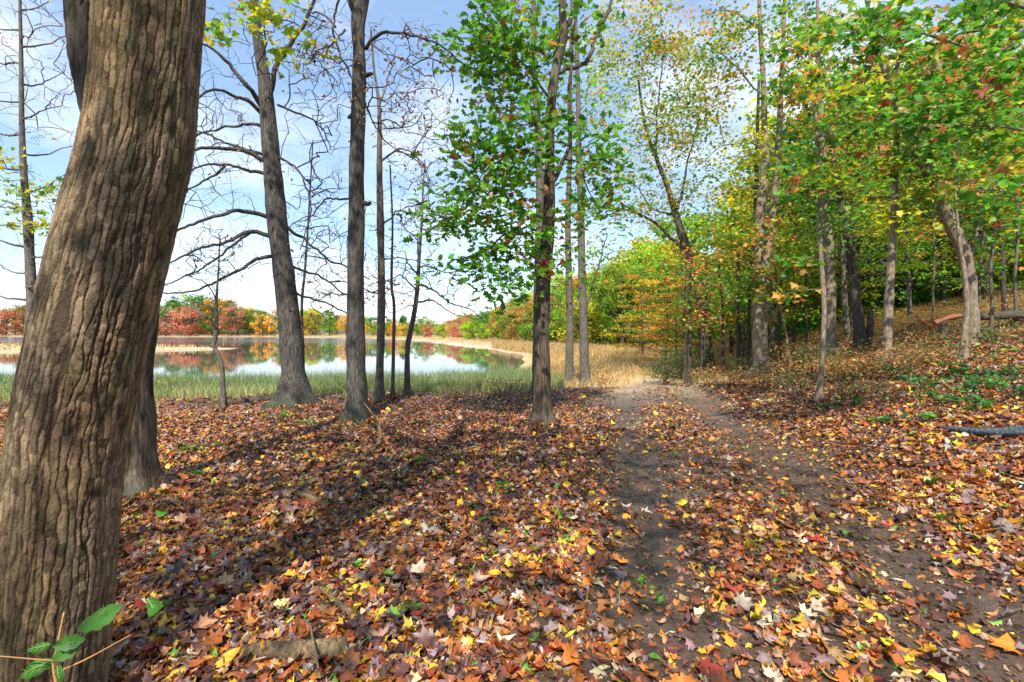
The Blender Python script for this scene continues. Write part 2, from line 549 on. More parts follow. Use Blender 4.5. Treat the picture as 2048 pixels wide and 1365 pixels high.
def pix_ellip(r, n, px, py, d, rx, ry, rd):
    q = ellip(r, n, (0, 0, 0), (1, 1, 1))
    dd = d + q[:, 1] * rd
    return np.stack([(px + q[:, 0] * rx - 1024) / F * dd, dd, CH + (HZ - (py - q[:, 2] * ry)) / F * dd], -1)


def spray_leaves(r, anchors, dirs, per, rad, size, template, palette, flat=0.45, droop=0.3, tilt=0.5, jit=0.18):
    """leaves around twig tips, in loose flattened sprays"""
    k = len(anchors)
    if k == 0: return None
    cnt = np.maximum(1, r.poisson(per, k))
    idx = np.repeat(np.arange(k), cnt); n = len(idx)
    off = r.normal(0, 1, (n, 3)) * np.array([rad, rad, rad * flat])
    sn = r.normal(0, 0.25, (k, 3)); off[:, 2] += np.sum(off[:, :2] * sn[idx, :2], 1)
    pos = anchors[idx] + off - dirs[idx] * rad * r.random((n, 1)) * 1.0
    pos[:, 2] -= droop * rad * r.random(n)
    fwd = off * np.array([1, 1, 0.4]) / rad + dirs[idx] * 0.4 + r.normal(0, 0.5, (n, 3)); fwd[:, 2] -= droop * 1.5
    fwd /= np.maximum(np.linalg.norm(fwd, axis=1, keepdims=True), 1e-6)
    nrm = np.array([0, 0, 1.0]) + r.normal(0, tilt, (n, 3))
    sz = size * np.clip(r.normal(1, 0.22, n), 0.5, 1.6)
    # neighbouring leaves on one spray share a tone
    col = pick(n, palette, r, jit)
    own = pick(k, palette, r, jit)[idx]
    m = r.random(n) < 0.8
    col[m] = own[m] * np.exp(r.normal(0, 0.12, (m.sum(), 1)))
    return leaves(pos, nrm, fwd, sz, template, np.clip(col, 0.003, 0.85), 0.25, r)


def finish_tree(T, name, base, label, cat, bark, leafparts, group=None, r0=0.004, rmax=0.05, power=0.42, twig_bark=None):
    root = empty(name, base, label, cat, group)
    tr = [(p, r, s) for p, r, s, w in T.fixed if w == 'trunk']
    link('trunk', tubes_mesh('trunk', tr, M[bark], base, roots=T.r), root)
    for p, r, s, w in T.fixed:
        if w == 'limb': link('limb', tubes_mesh('limb', [(p, r, s)], M[twig_bark or bark], base), root)
    groups = T.grouped(r0, power, rmax)
    if len(groups) <= 14:
        for ch in groups: link('branch', tubes_mesh('branch', ch, M[twig_bark or bark], base), root)
    else:
        link('twigs', tubes_mesh('twigs', [c for g in groups for c in g], M[twig_bark or bark], base), root)
    leafparts = [p for p in leafparts if p is not None]
    if leafparts:
        V, Tt, C = join(leafparts)
        link('crown', mesh_np('crown', V - base, Tt, M['leaf'], C), root)
    return root


def flare(pts, rad, h=0.35, f=0.45):
    """root flare at the foot of a trunk line, sinking it into the soil"""
    z0 = pts[0][2]
    rad = rad * (1 + f * np.exp(-np.clip(pts[:, 2] - z0, 0, None) / (h * 0.45)))
    return rad


def trunk_line(T, pixels, d, part='trunk', lean=0.0, sides=16, do_flare=True, fl=0.45, step=0.1, wob=0.0, sub=0.12):
    """pixels: (px, py, width px)"""
    pts = np.array([P(a, b, d + lean * i / max(1, len(pixels) - 1)) for i, (a, b, w) in enumerate(pixels)])
    cos = 1 / np.sqrt(1 + ((pts[:, 0]) / pts[:, 1]) ** 2)
    rad = np.array([w for _, _, w in pixels]) * 0.5 * pts[:, 1] / F * cos
    p, r = smooth_path(pts, rad, step)
    if do_flare:
        p = np.vstack([p[:1] - [0, 0, sub], p]); r = np.concatenate([r[:1], r])
        r = flare(p, r, 0.4, fl)
    if wob:
        k = len(p); r = r * (1 + wob * (N2(np.linspace(0, k * 0.35, k), np.full(k, T.r.random() * 50)) - 0.5))
    T.fixed.append((p, r, sides, part))
    for q in p[::2]: T.node(q, -2)
    return p


def limb_line(T, pixels, d, d2=None, w0=None, w1=None, sides=8, wob=0.013):
    """a limb drawn as (px, py) points or (px, py, w), running from depth d to d2"""
    d2 = d if d2 is None else d2
    n = len(pixels)
    dd = [d + (d2 - d) * (i / (n - 1)) for i in range(n)]
    pts = [P(q[0], q[1], e) for q, e in zip(pixels, dd)]
    ws = [w0 + (w1 - w0) * (i / (n - 1)) for i in range(n)]
    rad = [w * 0.5 * e / F for w, e in zip(ws, dd)]
    return T.line(pts, rad, 'limb', 0.09, wob, sides)


# ================================================================== THE SETTING
def axis(lo, hi, step, far_lo, far_hi, grow=1.12):
    a = list(np.arange(lo, hi + 1e-6, step))
    s = step; x = hi
    while x < far_hi:
        s *= grow; x += s; a.append(x)
    s = step; x = lo; b = []
    while x > far_lo:
        s *= grow; x -= s; b.append(x)
    return np.array(b[::-1] + a)


def grid_mesh(name, xs, ys, zf, mat, colf=None):
    X, Y = np.meshgrid(xs, ys)
    Z = zf(X, Y)
    V = np.stack([X, Y, Z], -1).reshape(-1, 3)
    nx, ny = len(xs), len(ys)
    i = np.arange(ny - 1)[:, None] * nx; j = np.arange(nx - 1)[None]
    Q = np.stack([i + j, i + j + 1, i + nx + j + 1, i + nx + j], -1).reshape(-1, 4)
    C = colf(X, Y).reshape(-1, 3) if colf else None
    return mesh_np(name, V, Q, mat, C, smooth=True)


def soil_material(name, wet=0.55):
    m, nt, out = new_mat(name)
    tc = nd(nt, 'ShaderNodeTexCoord')
    at = nd(nt, 'ShaderNodeAttribute', attribute_name='tint')
    n1 = nd(nt, 'ShaderNodeTexNoise'); n1.inputs['Scale'].default_value = 14; n1.inputs['Detail'].default_value = 8; n1.inputs['Roughness'].default_value = 0.7
    nt.links.new(tc.outputs['Object'], n1.inputs['Vector'])
    n2 = nd(nt, 'ShaderNodeTexNoise'); n2.inputs['Scale'].default_value = 1.6; n2.inputs['Detail'].default_value = 4
    nt.links.new(tc.outputs['Object'], n2.inputs['Vector'])
    r1 = ramp(nt, [(0.3, (0.5, 0.48, 0.46)), (0.72, (1.5, 1.45, 1.4))])
    nt.links.new(n1.outputs['Fac'], r1.inputs['Fac'])
    r2 = ramp(nt, [(0.35, (0.75, 0.75, 0.75)), (0.7, (1.2, 1.18, 1.15))])
    nt.links.new(n2.outputs['Fac'], r2.inputs['Fac'])
    c = mix(nt, 'MULTIPLY', 1.0, at.outputs['Color'], r1.outputs['Color'])
    c = mix(nt, 'MULTIPLY', 1.0, c, r2.outputs['Color'])
    b = nd(nt, 'ShaderNodeBsdfPrincipled'); b.inputs['Roughness'].default_value = wet; b.inputs['Specular IOR Level'].default_value = 0.3
    nt.links.new(c, b.inputs['Base Color'])
    bp = nd(nt, 'ShaderNodeBump'); bp.inputs['Strength'].default_value = 0.9; bp.inputs['Distance'].default_value = 0.03
    nt.links.new(n1.outputs['Fac'], bp.inputs['Height'])
    nt.links.new(bp.outputs[0], b.inputs['Normal'])
    nt.links.new(b.outputs[0], out.inputs['Surface'])
    return m


def ground_color(X, Y):
    sd = land_sd(X, Y)
    s = X - xp(Y)
    soil = np.array([0.075, 0.05, 0.036]); gold = np.array([0.50, 0.37, 0.19]); beach = np.array([0.50, 0.43, 0.33]); mud = np.array([0.16, 0.13, 0.11])
    wood = np.array([0.17, 0.10, 0.045])
    m = sstep(12.5, 19, Y - 0.12 * np.clip(X, -20, 10)) * (1 - sstep(-1.5, 2.5, s))
    col = soil * (1 - m[..., None]) + gold * m[..., None]
    b = np.exp(-np.clip(sd, 0, None) / 8.0)[..., None] * sstep(40, 70, Y)[..., None]
    col = col * (1 - b) + beach * b
    w = (sstep(0, 3, s) * sstep(9, 14, Y))[..., None]
    col = col * (1 - w) + wood * w
    fr = (sstep(14, 26, sd) * sstep(60, 90, Y))[..., None]
    col = col * (1 - fr) + np.array([0.14, 0.13, 0.05]) * fr
    u = sstep(0.2, -0.4, sd)[..., None]
    return col * (1 - u) + mud * u


M['soil'] = soil_material('forest_soil', 0.7)
M['mud'] = soil_material('path_mud', 0.42)
gx = axis(-13, 17, 0.13, -1500, 1500, 1.13)
gy = axis(-4, 24, 0.13, -60, 2200, 1.10)
ground = link('ground', grid_mesh('ground', gx, gy, terr, M['soil'], ground_color))
tag(ground, kind='structure')

# the muddy track with its two wheel ruts, a sheet just above the soil
pu = np.linspace(-1.45, 1.45, 42); pv = np.arange(-2.0, 21.0, 0.07)
U, Vv = np.meshgrid(pu, pv)
edge = (1 + 0.4 * (noise2(U * 0 + np.sign(U) * 3, Vv, 0.9, 17) - 0.5)) * (1 - 0.75 * sstep(14, 20, Vv))
PX = path_x(Vv) + U * edge
PZ = terr(PX, Vv) + 0.016 + 0.018 * (noise2(PX, Vv, 6.0, 3) - 0.5) - 0.02 * sstep(1.2, 1.45, np.abs(U)) + 0.007 * np.sin(Vv * 38 + 3 * np.sin(PX * 9)) * np.exp(-((np.abs(U) - 0.78) / 0.2) ** 2)
nx = len(pu)
ii = np.arange(len(pv) - 1)[:, None] * nx; jj = np.arange(nx - 1)[None]
pq = np.stack([ii + jj, ii + jj + 1, ii + nx + jj + 1, ii + nx + jj], -1).reshape(-1, 4)
fy = sstep(9, 14, Vv).reshape(-1, 1)  # far end tan: dry flattened reeds, plus a sunlit patch painted in
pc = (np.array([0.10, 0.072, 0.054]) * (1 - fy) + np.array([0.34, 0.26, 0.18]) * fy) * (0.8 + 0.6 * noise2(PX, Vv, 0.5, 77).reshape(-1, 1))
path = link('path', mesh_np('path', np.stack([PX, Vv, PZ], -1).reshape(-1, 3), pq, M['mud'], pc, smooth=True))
tag(path, kind='structure')

# the lake
m, nt, out = new_mat('lake_water')
b = nd(nt, 'ShaderNodeBsdfPrincipled')
b.inputs['Base Color'].default_value = (0.07, 0.08, 0.08, 1)
b.inputs['IOR'].default_value = 1.33
b.inputs['Specular IOR Level'].default_value = 0.9
tc = nd(nt, 'ShaderNodeTexCoord')
sx = nd(nt, 'ShaderNodeSeparateXYZ'); nt.links.new(tc.outputs['Object'], sx.inputs[0])
mp = nd(nt, 'ShaderNodeMapping'); mp.inputs['Scale'].default_value = (0.25, 1.0, 1)
nt.links.new(tc.outputs['Object'], mp.inputs[0])
wn = nd(nt, 'ShaderNodeTexNoise'); wn.inputs['Scale'].default_value = 2.2; wn.inputs['Detail'].default_value = 3
nt.links.new(mp.outputs[0], wn.inputs['Vector'])
# a breeze ruffles the far water (beyond ~85 m)
mr = nd(nt, 'ShaderNodeMapRange'); mr.inputs['From Min'].default_value = 78; mr.inputs['From Max'].default_value = 98
mr.inputs['To Min'].default_value = 0.0; mr.inputs['To Max'].default_value = 1.0
wn2 = nd(nt, 'ShaderNodeTexNoise'); wn2.inputs['Scale'].default_value = 0.08; nt.links.new(tc.outputs['Object'], wn2.inputs['Vector'])
ma = nd(nt, 'ShaderNodeMath', operation='MULTIPLY_ADD'); ma.inputs[1].default_value = 40; nt.links.new(wn2.outputs['Fac'], ma.inputs[0]); nt.links.new(sx.outputs['Y'], ma.inputs[2])
sb = nd(nt, 'ShaderNodeMath', operation='SUBTRACT'); sb.inputs[1].default_value = 20; nt.links.new(ma.outputs[0], sb.inputs[0])
nt.links.new(sb.outputs[0], mr.inputs['Value'])
rg = nd(nt, 'ShaderNodeMapRange'); rg.inputs['To Min'].default_value = 0.02; rg.inputs['To Max'].default_value = 0.15
nt.links.new(mr.outputs[0], rg.inputs['Value']); nt.links.new(rg.outputs[0], b.inputs['Roughness'])
bp = nd(nt, 'ShaderNodeBump'); bp.inputs['Strength'].default_value = 0.05; bp.inputs['Distance'].default_value = 0.02
nt.links.new(wn.outputs['Fac'], bp.inputs['Height']); nt.links.new(bp.outputs[0], b.inputs['Normal'])
nt.links.new(b.outputs[0], out.inputs['Surface'])
M['water'] = m
lake = link('lake', grid_mesh('lake', np.linspace(-560, 16, 25), np.linspace(17, 320, 21), lambda X, Y: np.full(X.shape, ZW), M['water']))
tag(lake, kind='structure')

# ================================================================== NEAR TREES
def crown(T, ells, per, rad, size, template, palette, upbias=0.6, droop=0.3, flat=0.45, tilt=0.5, low=0.6, jit=0.06, side=0):
    """grow twigs into the ellipsoids and dress the tips with leaves"""
    t0 = len(T.targets)
    pts = np.concatenate([pix_ellip(T.r, e[6], *e[:6]) if len(e) == 7 else ellip(T.r, e[2], e[0], e[1]) for e in ells])
    T.grow(pts, upbias, jit, droop=droop * 0.5, low=low)
    t = T.targets[t0:]
    a = np.array([q[0] for q in t]); dr = np.array([q[1] for q in t])
    return spray_leaves(T.r, a, dr, per, rad, size, template, palette, flat, droop, tilt)


def bare(T, ells, upbias=0.25, droop=0.12, low=0.3, jit=0.055):
    pts = np.concatenate([pix_ellip(T.r, int(e[6] * 3.0), *e[:6]) if len(e) == 7 else ellip(T.r, e[2], e[0], e[1]) for e in ells])
    t0 = len(T.targets)
    T.grow(pts, upbias, jit, droop=droop, low=low)
    return t0


def few(T, t0, frac, per, rad, size, template, palette, zmin=-99):
    t = [q for q in T.targets[t0:] if T.r.random() < frac]
    if not t: return None
    return spray_leaves(T.r, np.array([q[0] for q in t]), np.array([q[1] for q in t]), per, rad, size, template, palette, 0.8, 0.8, 0.9)


# ---------------------------------------------------------------- the big trunk close by
def big_trunk():
    d = 1.92
    line = [(92, 1460, 262), (97, 1365, 262), (112, 1200, 258), (128, 1000, 254), (142, 880, 250), (166, 750, 248), (200, 600, 243), (236, 450, 236), (271, 300, 228), (292, 150, 216), (303, 0, 222),
            (318, -200, 205), (330, -500, 185), (345, -900, 160), (352, -1500, 130), (350, -2300, 95)]
    pts = np.array([P(a, b, d) for a, b, w in line])
    base = np.array([pts[0][0], d, float(terr(pts[0][0], d))])
    cos = 1 / np.sqrt(1 + (pts[:, 0] / pts[:, 1]) ** 2)
    rad = np.array([w for _, _, w in line]) * 0.5 * d / F * cos
    first = np.array([pts[0] * [1, 1, 0] + [-0.02, 0, base[2] - 0.2]])
    pts = np.vstack([first, pts]); rad = np.concatenate([rad[:1] * 1.3, rad])
    p, r = smooth_path(pts, rad, 0.006)
    keep = p[:, 2] < 4.6
    lo_p, lo_r = p[keep], r[keep]
    ns = 560; nz = len(lo_p)
    th = np.linspace(0, 2 * np.pi, ns, endpoint=False)
    zc = np.cumsum(np.r_[0, np.linalg.norm(np.diff(lo_p, axis=0), axis=1)])
    TH, Z = np.meshgrid(th, zc)
    K = 46
    A = VNoise(12, 400, 1); B = VNoise(28, 600, 2); Cn = VNoise(90, 900, 3); D = VNoise(240, 2400, 4); E = VNoise(560, 6000, 6)
    u01 = TH / (2 * np.pi)
    warp = 0.75 * (A(u01 * 12, Z * 2.2) - 0.5) + 0.95 * (B(u01 * 28, Z * 7.5) - 0.5) + 0.42 * (Cn(u01 * 90, Z * 24) - 0.5)
    u = u01 * K + warp
    cid = np.floor(u).astype(int) % K
    fr = u - np.floor(u)
    prof = np.clip(1 - np.abs(2 * fr - 1) ** 4.5, 0, 1)
    hs = np.random.default_rng(9).random((K, 2))
    vz = Z / (0.032 + 0.034 * hs[cid, 0]) + 7 * hs[cid, 1] + 1.5 * (B(u01 * 28 + 5, Z * 11) - 0.5) + 0.5 * (Cn(u01 * 90, Z * 30) - 0.5)
    fv = vz - np.floor(vz)
    crack = np.clip(1 - np.abs(2 * fv - 1) ** 5, 0, 1)
    tone = np.random.default_rng(19).random((K, 400))
    plate = tone[cid, np.floor(vz).astype(int) % 400]
    n130 = VNoise(130, 1600, 33)(u01 * 130 + warp, Z * 40)
    n60 = VNoise(60, 1600, 34)(u01 * 60 + warp, Z * 15)
    fine = D(u01 * 240, Z * 150) - 0.5
    fine2 = E(u01 * 560, Z * 230) - 0.5
    cm_ = 0.25 + 0.75 * sstep(0.35, 0.65, B(u01 * 28 + 3, Z * 3.1))
    deep = 1 - 0.75 * np.exp(-((((u01 * 15 + 1.1 * (A(u01 * 12 + 9, Z * 1.7) - 0.5) + 0.9 * (B(u01 * 28 + 9, Z * 5) - 0.5)) % 1.0) - 0.5) / 0.11) ** 2) * sstep(0.3, 0.6, B(u01 * 28 + 15, Z * 2.0))
    h = deep * prof ** 0.8 * (0.30 + 0.30 * (1 - cm_ + cm_ * crack) + (0.14 + 0.30 * cm_) * plate) + 0.42 * (n60 - 0.5) + 0.26 * (n130 - 0.5) + 0.16 * fine + 0.12 * fine2
    h = sstep(-0.05, 0.95, h) + 0.08 * fine + 0.06 * fine2 + 0.25 * (A(u01 * 12 + 3, Z * 2.3) - 0.5)
    big = 0.020 * (VNoise(5, 60, 8)(u01 * 5, Z * 2.0) - 0.5)
    R = lo_r[:, None] + 0.0088 * (h - 0.5) + big
    t = np.gradient(lo_p, axis=0); t /= np.linalg.norm(t, axis=1, keepdims=True)
    ux = np.cross(t, [0, 1.0, 0]); ux /= np.linalg.norm(ux, axis=1, keepdims=True); uy = np.cross(t, ux)
    V = lo_p[:, None] + R[..., None] * (ux[:, None] * np.cos(TH)[..., None] + uy[:, None] * np.sin(TH)[..., None])
    i = np.arange(nz - 1)[:, None] * ns; j = np.arange(ns)[None]; j2 = (j + 1) % ns
    Q = np.stack([i + j, i + j2, i + ns + j2, i + ns + j], -1).reshape(-1, 4)
    # bark tones: inner bark brown, plate faces grey-tan with greenish lichen patches
    hh = np.clip(h, 0, 1)[..., None]
    col = np.array([0.045, 0.028, 0.017]) * (1 - hh) + np.array([0.30, 0.215, 0.13]) * hh
    lich = sstep(0.52, 0.68, 0.6 * B(u01 * 28 + 11, Z * 5) + 0.4 * Cn(u01 * 90, Z * 20))[..., None] * 0.55
    col = col * (1 - lich) + np.array([0.20, 0.185, 0.10]) * (0.5 + 0.8 * hh) * lich
    gry = sstep(0.45, 0.7, A(u01 * 12 + 7, Z * 1.4))[..., None] * 0.4
    col = col * (1 - gry) + np.array([0.24, 0.20, 0.165]) * (0.45 + 0.8 * hh) * gry
    dk = sstep(0.50, 0.72, 0.55 * B(u01 * 28 + 19, Z * 4.2) + 0.45 * n60)[..., None] * 0.6; col = col * (1 - dk) + np.array([0.055, 0.050, 0.030]) * dk
    col *= np.array([0.86, 0.79, 0.69]); col *= ((0.62 + 0.6 * plate) * (0.8 + 0.4 * (fine2 + 0.5)))[..., None]
    mt, nt, out = new_mat('thick_ridged_bark')
    at = nd(nt, 'ShaderNodeAttribute', attribute_name='tint')
    tc = nd(nt, 'ShaderNodeTexCoord')
    n1 = nd(nt, 'ShaderNodeTexNoise'); n1.inputs['Scale'].default_value = 120; n1.inputs['Detail'].default_value = 6
    nt.links.new(tc.outputs['Object'], n1.inputs['Vector'])
    rp = ramp(nt, [(0.3, (0.7, 0.7, 0.7)), (0.7, (1.25, 1.25, 1.25))]); nt.links.new(n1.outputs['Fac'], rp.inputs['Fac'])
    c = mix(nt, 'MULTIPLY', 1.0, at.outputs['Color'], rp.outputs['Color'])
    b = nd(nt, 'ShaderNodeBsdfPrincipled'); b.inputs['Roughness'].default_value = 0.9; b.inputs['Specular IOR Level'].default_value = 0.15
    nt.links.new(c, b.inputs['Base Color'])
    bp = nd(nt, 'ShaderNodeBump'); bp.inputs['Strength'].default_value = 0.6; bp.inputs['Distance'].default_value = 0.006
    nt.links.new(n1.outputs['Fac'], bp.inputs['Height']); nt.links.new(bp.outputs[0], b.inputs['Normal'])
    nt.links.new(b.outputs[0], out.inputs['Surface'])
    root = empty('maple_tree', base, 'massive leaning trunk with thick ridged bark, dead forked limb high on one side', 'tree')
    link('trunk', mesh_np('trunk', V.reshape(-1, 3) - base, Q, mt, col.reshape(-1, 3), smooth=True), root)
    # the dark forked limb that leaves the trunk at the top
    fk = [(232, 330, 40), (196, 230, 62), (176, 140, 68), (168, 60, 70), (166, 10, 74), (190, -60, 66), (170, -200, 60), (120, -420, 48)]
    fp = np.array([P(a, b2, d + 0.10) for a, b2, w in fk]); cosf = 1 / np.sqrt(1 + (fp[:, 0] / fp[:, 1]) ** 2)
    q, rr = smooth_path(fp, np.array([w for _, _, w in fk]) * 0.5 * (d + 0.1) / F * cosf, 0.012)
    Vt, Qt, Tt = tube(q, rr * (1 + 0.10 * (noise2(np.arange(len(q)), 0 * q[:, 0], 0.10) - 0.5)), 64)
    nrm = Vt[:len(q) * 64].reshape(len(q), 64, 3) - q[:, None]
    a2 = np.linspace(0, 1, 64, endpoint=False)[None] + 0 * q[:, :1]
    z2 = np.arange(len(q))[:, None] * 0.012 + 0 * a2
    w2 = 1.1 * (B(a2 * 28, z2 * 9) - 0.5)
    f2 = (a2 * 14 + w2) % 1.0
    hh2 = (1 - np.abs(2 * f2 - 1) ** 2) * 0.12 + 0.16 * (Cn(a2 * 90, z2 * 30) - 0.5)
    Vt[:len(q) * 64] += (nrm * hh2[..., None]).reshape(-1, 3)
    link('forked_limb', mesh_np('forked_limb', Vt - base, [Qt, Tt], M['bark_dark'], smooth=True), root)
    # unseen crown added above and behind the eye, shaped to shade trunk and ground
    T = Tree(100)
    up = p[p[:, 2] > 4.2]; ur = r[p[:, 2] > 4.2]
    T.line(up, ur, 'limb', 0.3, 0, 16)
    for az, el, L in [(-60, 35, 5), (-20, 40, 6), (-100, 45, 5), (-140, 35, 6), (160, 40, 5), (-80, 55, 5), (-40, 30, 6), (-120, 30, 7)]:
        s = up[min(len(up) - 1, int(len(up) * T.r.uniform(0.05, 0.7)))]
        a_, e_ = math.radians(az), math.radians(el)
        dirv = np.array([math.cos(a_) * math.cos(e_), math.sin(a_) * math.cos(e_), math.sin(e_)])
        T.line([s, s + dirv * L * 0.5 + [0, 0, 0.3], s + dirv * L], [0.07, 0.045, 0.015], 'limb', 0.25, 0.02, 7)
    lf = [crown(T, [((-1.5, -1.5, 7.2), (3.9, 3.2, 1.7), 250), ((-2.0, -0.8, 9.8), (4.2, 3.4, 1.5), 90)], 10, 0.40, 0.15, T_STAR, PAL_MIXR)]
    li = [(a, b2, s) for a, b2, s, w in T.fixed] + T.chains(0.005, 0.42, 0.05)
    link('branches', tubes_mesh('branches', li, M['bark_brown'], base), root)
    Vl, Tl, Cl = join(lf)
    link('crown', mesh_np('crown', Vl - base, Tl, M['leaf'], Cl), root)


big_trunk()


BASES = []


def simple_tree(seed, name, pixels, label, cat, bark, limbs=(), ells=(), leaf=None, bare_ells=(), few_leaf=None, d=None, lean=0.0, sides=16, group=None,
                extra_stems=(), shade_crown=(), rmax=0.05, r0=None, upbias=0.6, low=0.6, fl=0.45, wob=0.12, droop_b=0.12, power=0.42):
    base = ground_at(pixels[0][0], pixels[0][1])
    if d is not None:
        base = np.array([(pixels[0][0] - 1024) / F * d, d, 0]); base[2] = terr(base[0], base[1])
        pixels = [(pixels[0][0], HZ + (CH - base[2]) * F / d, pixels[0][2])] + list(pixels[1:])
    dd = base[1]
    BASES.append((base[0], base[1], pixels[0][2] * 0.5 * dd / F * 0.85))
    if r0 is None: r0 = 0.0062 if pixels[0][0] > 1420 else 0.0043
    T = Tree(seed)
    trunk_line(T, pixels, dd, lean=lean, sides=sides, wob=wob, fl=fl)
    for st in extra_stems:
        trunk_line(T, st, dd, lean=lean, sides=12, do_flare=False, wob=wob)
    for L in limbs:
        pts, w0, w1, off = L
        limb_line(T, pts, dd, dd + off, w0 * 0.8, w1 * 0.7)
    parts = []
    if len(bare_ells):
        t0 = bare(T, [(e[0], e[1], dd + e[2], *e[3:]) for e in bare_ells], droop=droop_b, low=low)
        if few_leaf: parts.append(few(T, t0, *few_leaf))
    for k, e in enumerate(ells):
        per, rad, size, tmpl, pal = e[7] if len(e) > 7 else leaf
        parts.append(crown(T, [(e[0], e[1], dd + e[2], *e[3:6], max(4, int(e[6] * (0.72 if e[0] > 1420 else 1))))], per * (1.15 if e[0] > 1420 else 1), rad, size, tmpl, pal, upbias, low=low, flat=0.20 if e[0] > 1420 else 0.45))
    if len(shade_crown): parts.append(crown(T, shade_crown, 9, 0.40, 0.15, T_STAR, PAL_MIXR))
    return finish_tree(T, name, base, label, cat, bark, parts, group, r0, rmax, power)


# ---- second trunk half hidden behind the big one
simple_tree(21, 'maple_tree', [(284, 990, 84), (278, 900, 76), (274, 750, 70), (284, 600, 74), (300, 400, 70), (312, 200, 66), (322, -50, 60), (330, -500, 48), (332, -900, 36)],
            'rough trunk with root flare standing close behind the massive leaning trunk', 'tree', 'bark_brown', sides=40, fl=0.3, shade_crown=[((-2.8, 4.0, 9.2), (3.8, 3.0, 1.5), 130)])  # unseen crown added overhead to shade the feet of trees further on

# ---- slim tree at the edge of the water, limbs sweeping up on both sides
L1 = []
rr = np.random.default_rng(33)
for k, y in enumerate([640, 600, 575, 548, 520, 495, 455, 420, 385, 340, 310, 270, 240, 205, 170, 130, 95, 60, 20, -20]):
    s = -1 if k % 2 else 1
    x0 = 52 if y > 350 else 43
    ln = rr.uniform(70, 150); dy = rr.uniform(-25, 15)
    L1.append(([(x0, y), (x0 + s * ln * 0.4, y - 4 + dy * 0.3), (x0 + s * ln, y - 30 + dy)], rr.uniform(4.5, 7), 1.6, rr.uniform(-1.0, 1.0)))
simple_tree(22, 'beech_tree', [(58, 815, 32), (59, 690, 27), (63, 600, 25), (56, 450, 22), (45, 300, 14), (42, 100, 9), (40, 0, 7), (38, -160, 4)],
            'slim lakeside tree with short sideways limbs and a tuft of yellow green leaves', 'tree', 'bark_smooth', L1,
            ells=[(45, 375, 0, 80, 45, 0.8, 26), (70, 450, 0, 70, 40, 0.7, 16), (20, 320, 0, 50, 30, 0.7, 8)], leaf=(7, 0.16, 0.10, T_MAPLE, PAL_YG),
            bare_ells=[(40, 250, 0, 150, 330, 1.2, 110), (90, 120, 0, 110, 190, 1.0, 50)], few_leaf=(0.08, 1.5, 0.1, 0.07, T_OVAL, PAL_GOLD), droop_b=0.2)

# ---- the big beech with sweeping bare limbs
beech_limbs = [
    ([(524, 214), (508, 190), (495, 174), (458, 126), (432, 103), (405, 85), (370, 70)], 14, 4, -0.9),
    ([(544, 235), (549, 178), (564, 128), (586, 84), (615, 33), (632, -5), (650, -70)], 15, 6, -0.5),
    ([(542, 190), (531, 120), (522, 60), (515, -20)], 10, 5, 0.5),
    ([(524, 228), (495, 203), (462, 192), (427, 183), (394, 205), (370, 225)], 11, 4, -1.4),
    ([(528, 253), (500, 249), (458, 253), (388, 273), (340, 300)], 9, 3, 1.1),
    ([(534, 324), (490, 302), (440, 295), (400, 295), (378, 306), (330, 330)], 13, 4, -1.2),
    ([(530, 312), (480, 300), (450, 289), (388, 262), (350, 250)], 8, 3, 0.9),
    ([(538, 350), (500, 338), (476, 333), (418, 324), (375, 342), (330, 370)], 10, 3, -0.8),
    ([(450, 332), (430, 350), (403, 366), (366, 390), (340, 420)], 7, 3, 0.6),
    ([(545, 436), (500, 430), (458, 432), (403, 447), (352, 472), (310, 500)], 12, 4, -1.6),
    ([(548, 474), (505, 465), (470, 475), (440, 487), (388, 500), (330, 528)], 12, 4, -1.3),
    ([(552, 512), (520, 513), (494, 523), (440, 560), (399, 575), (326, 584), (280, 590)], 10, 3, -0.9),
    ([(500, 466), (470, 490), (420, 530), (360, 560), (300, 580)], 7, 3, 0.8),
    ([(566, 448), (590, 465), (615, 482), (655, 515), (695, 530), (740, 560)], 9, 3, 0.8),
    ([(552, 310), (580, 330), (605, 355), (625, 395), (622, 450), (600, 500)], 6, 3, -1.0),
    ([(555, 210), (590, 225), (620, 240), (650, 270), (660, 300)], 6, 2.5, 1.2),
    ([(574, 530), (610, 545), (650, 560), (690, 590), (740, 600)], 7, 2.5, 1.4),
    ([(576, 560), (600, 590), (640, 600), (690, 625), (720, 640)], 7, 2.5, 0.9),
]
beech_pix = [(588, 812, 74), (587, 740, 52), (579, 650, 45), (568, 550, 44), (555, 450, 43), (546, 350, 37), (537, 250, 33), (533, 200, 32), (527, 150, 27), (516, 80, 22), (509, 0, 17), (500, -160, 12), (496, -420, 7)]
simple_tree(23, 'beech_tree', beech_pix, 'stout grey tree with flared root base and long bare limbs sweeping over the lake', 'tree', 'bark_grey', beech_limbs,
            sides=36, ells=[(520, 20, -2.4, 90, 60, 0.8, 22), (600, 100, -2.0, 60, 50, 0.6, 8), (455, 60, -2.0, 40, 40, 0.5, 6)], leaf=(5, 0.15, 0.13, T_MAPLE, PAL_YG),
            bare_ells=[(430, 300, 0, 130, 260, 1.8, 190), (640, 480, 0, 110, 180, 1.4, 150), (640, 240, 0, 100, 200, 1.6, 80), (420, 520, -0.5, 120, 80, 1.2, 60), (560, 60, 0, 180, 130, 1.6, 70)],
            few_leaf=(0.07, 1.5, 0.13, 0.075, T_OVAL, PAL_RUST), fl=0.55)

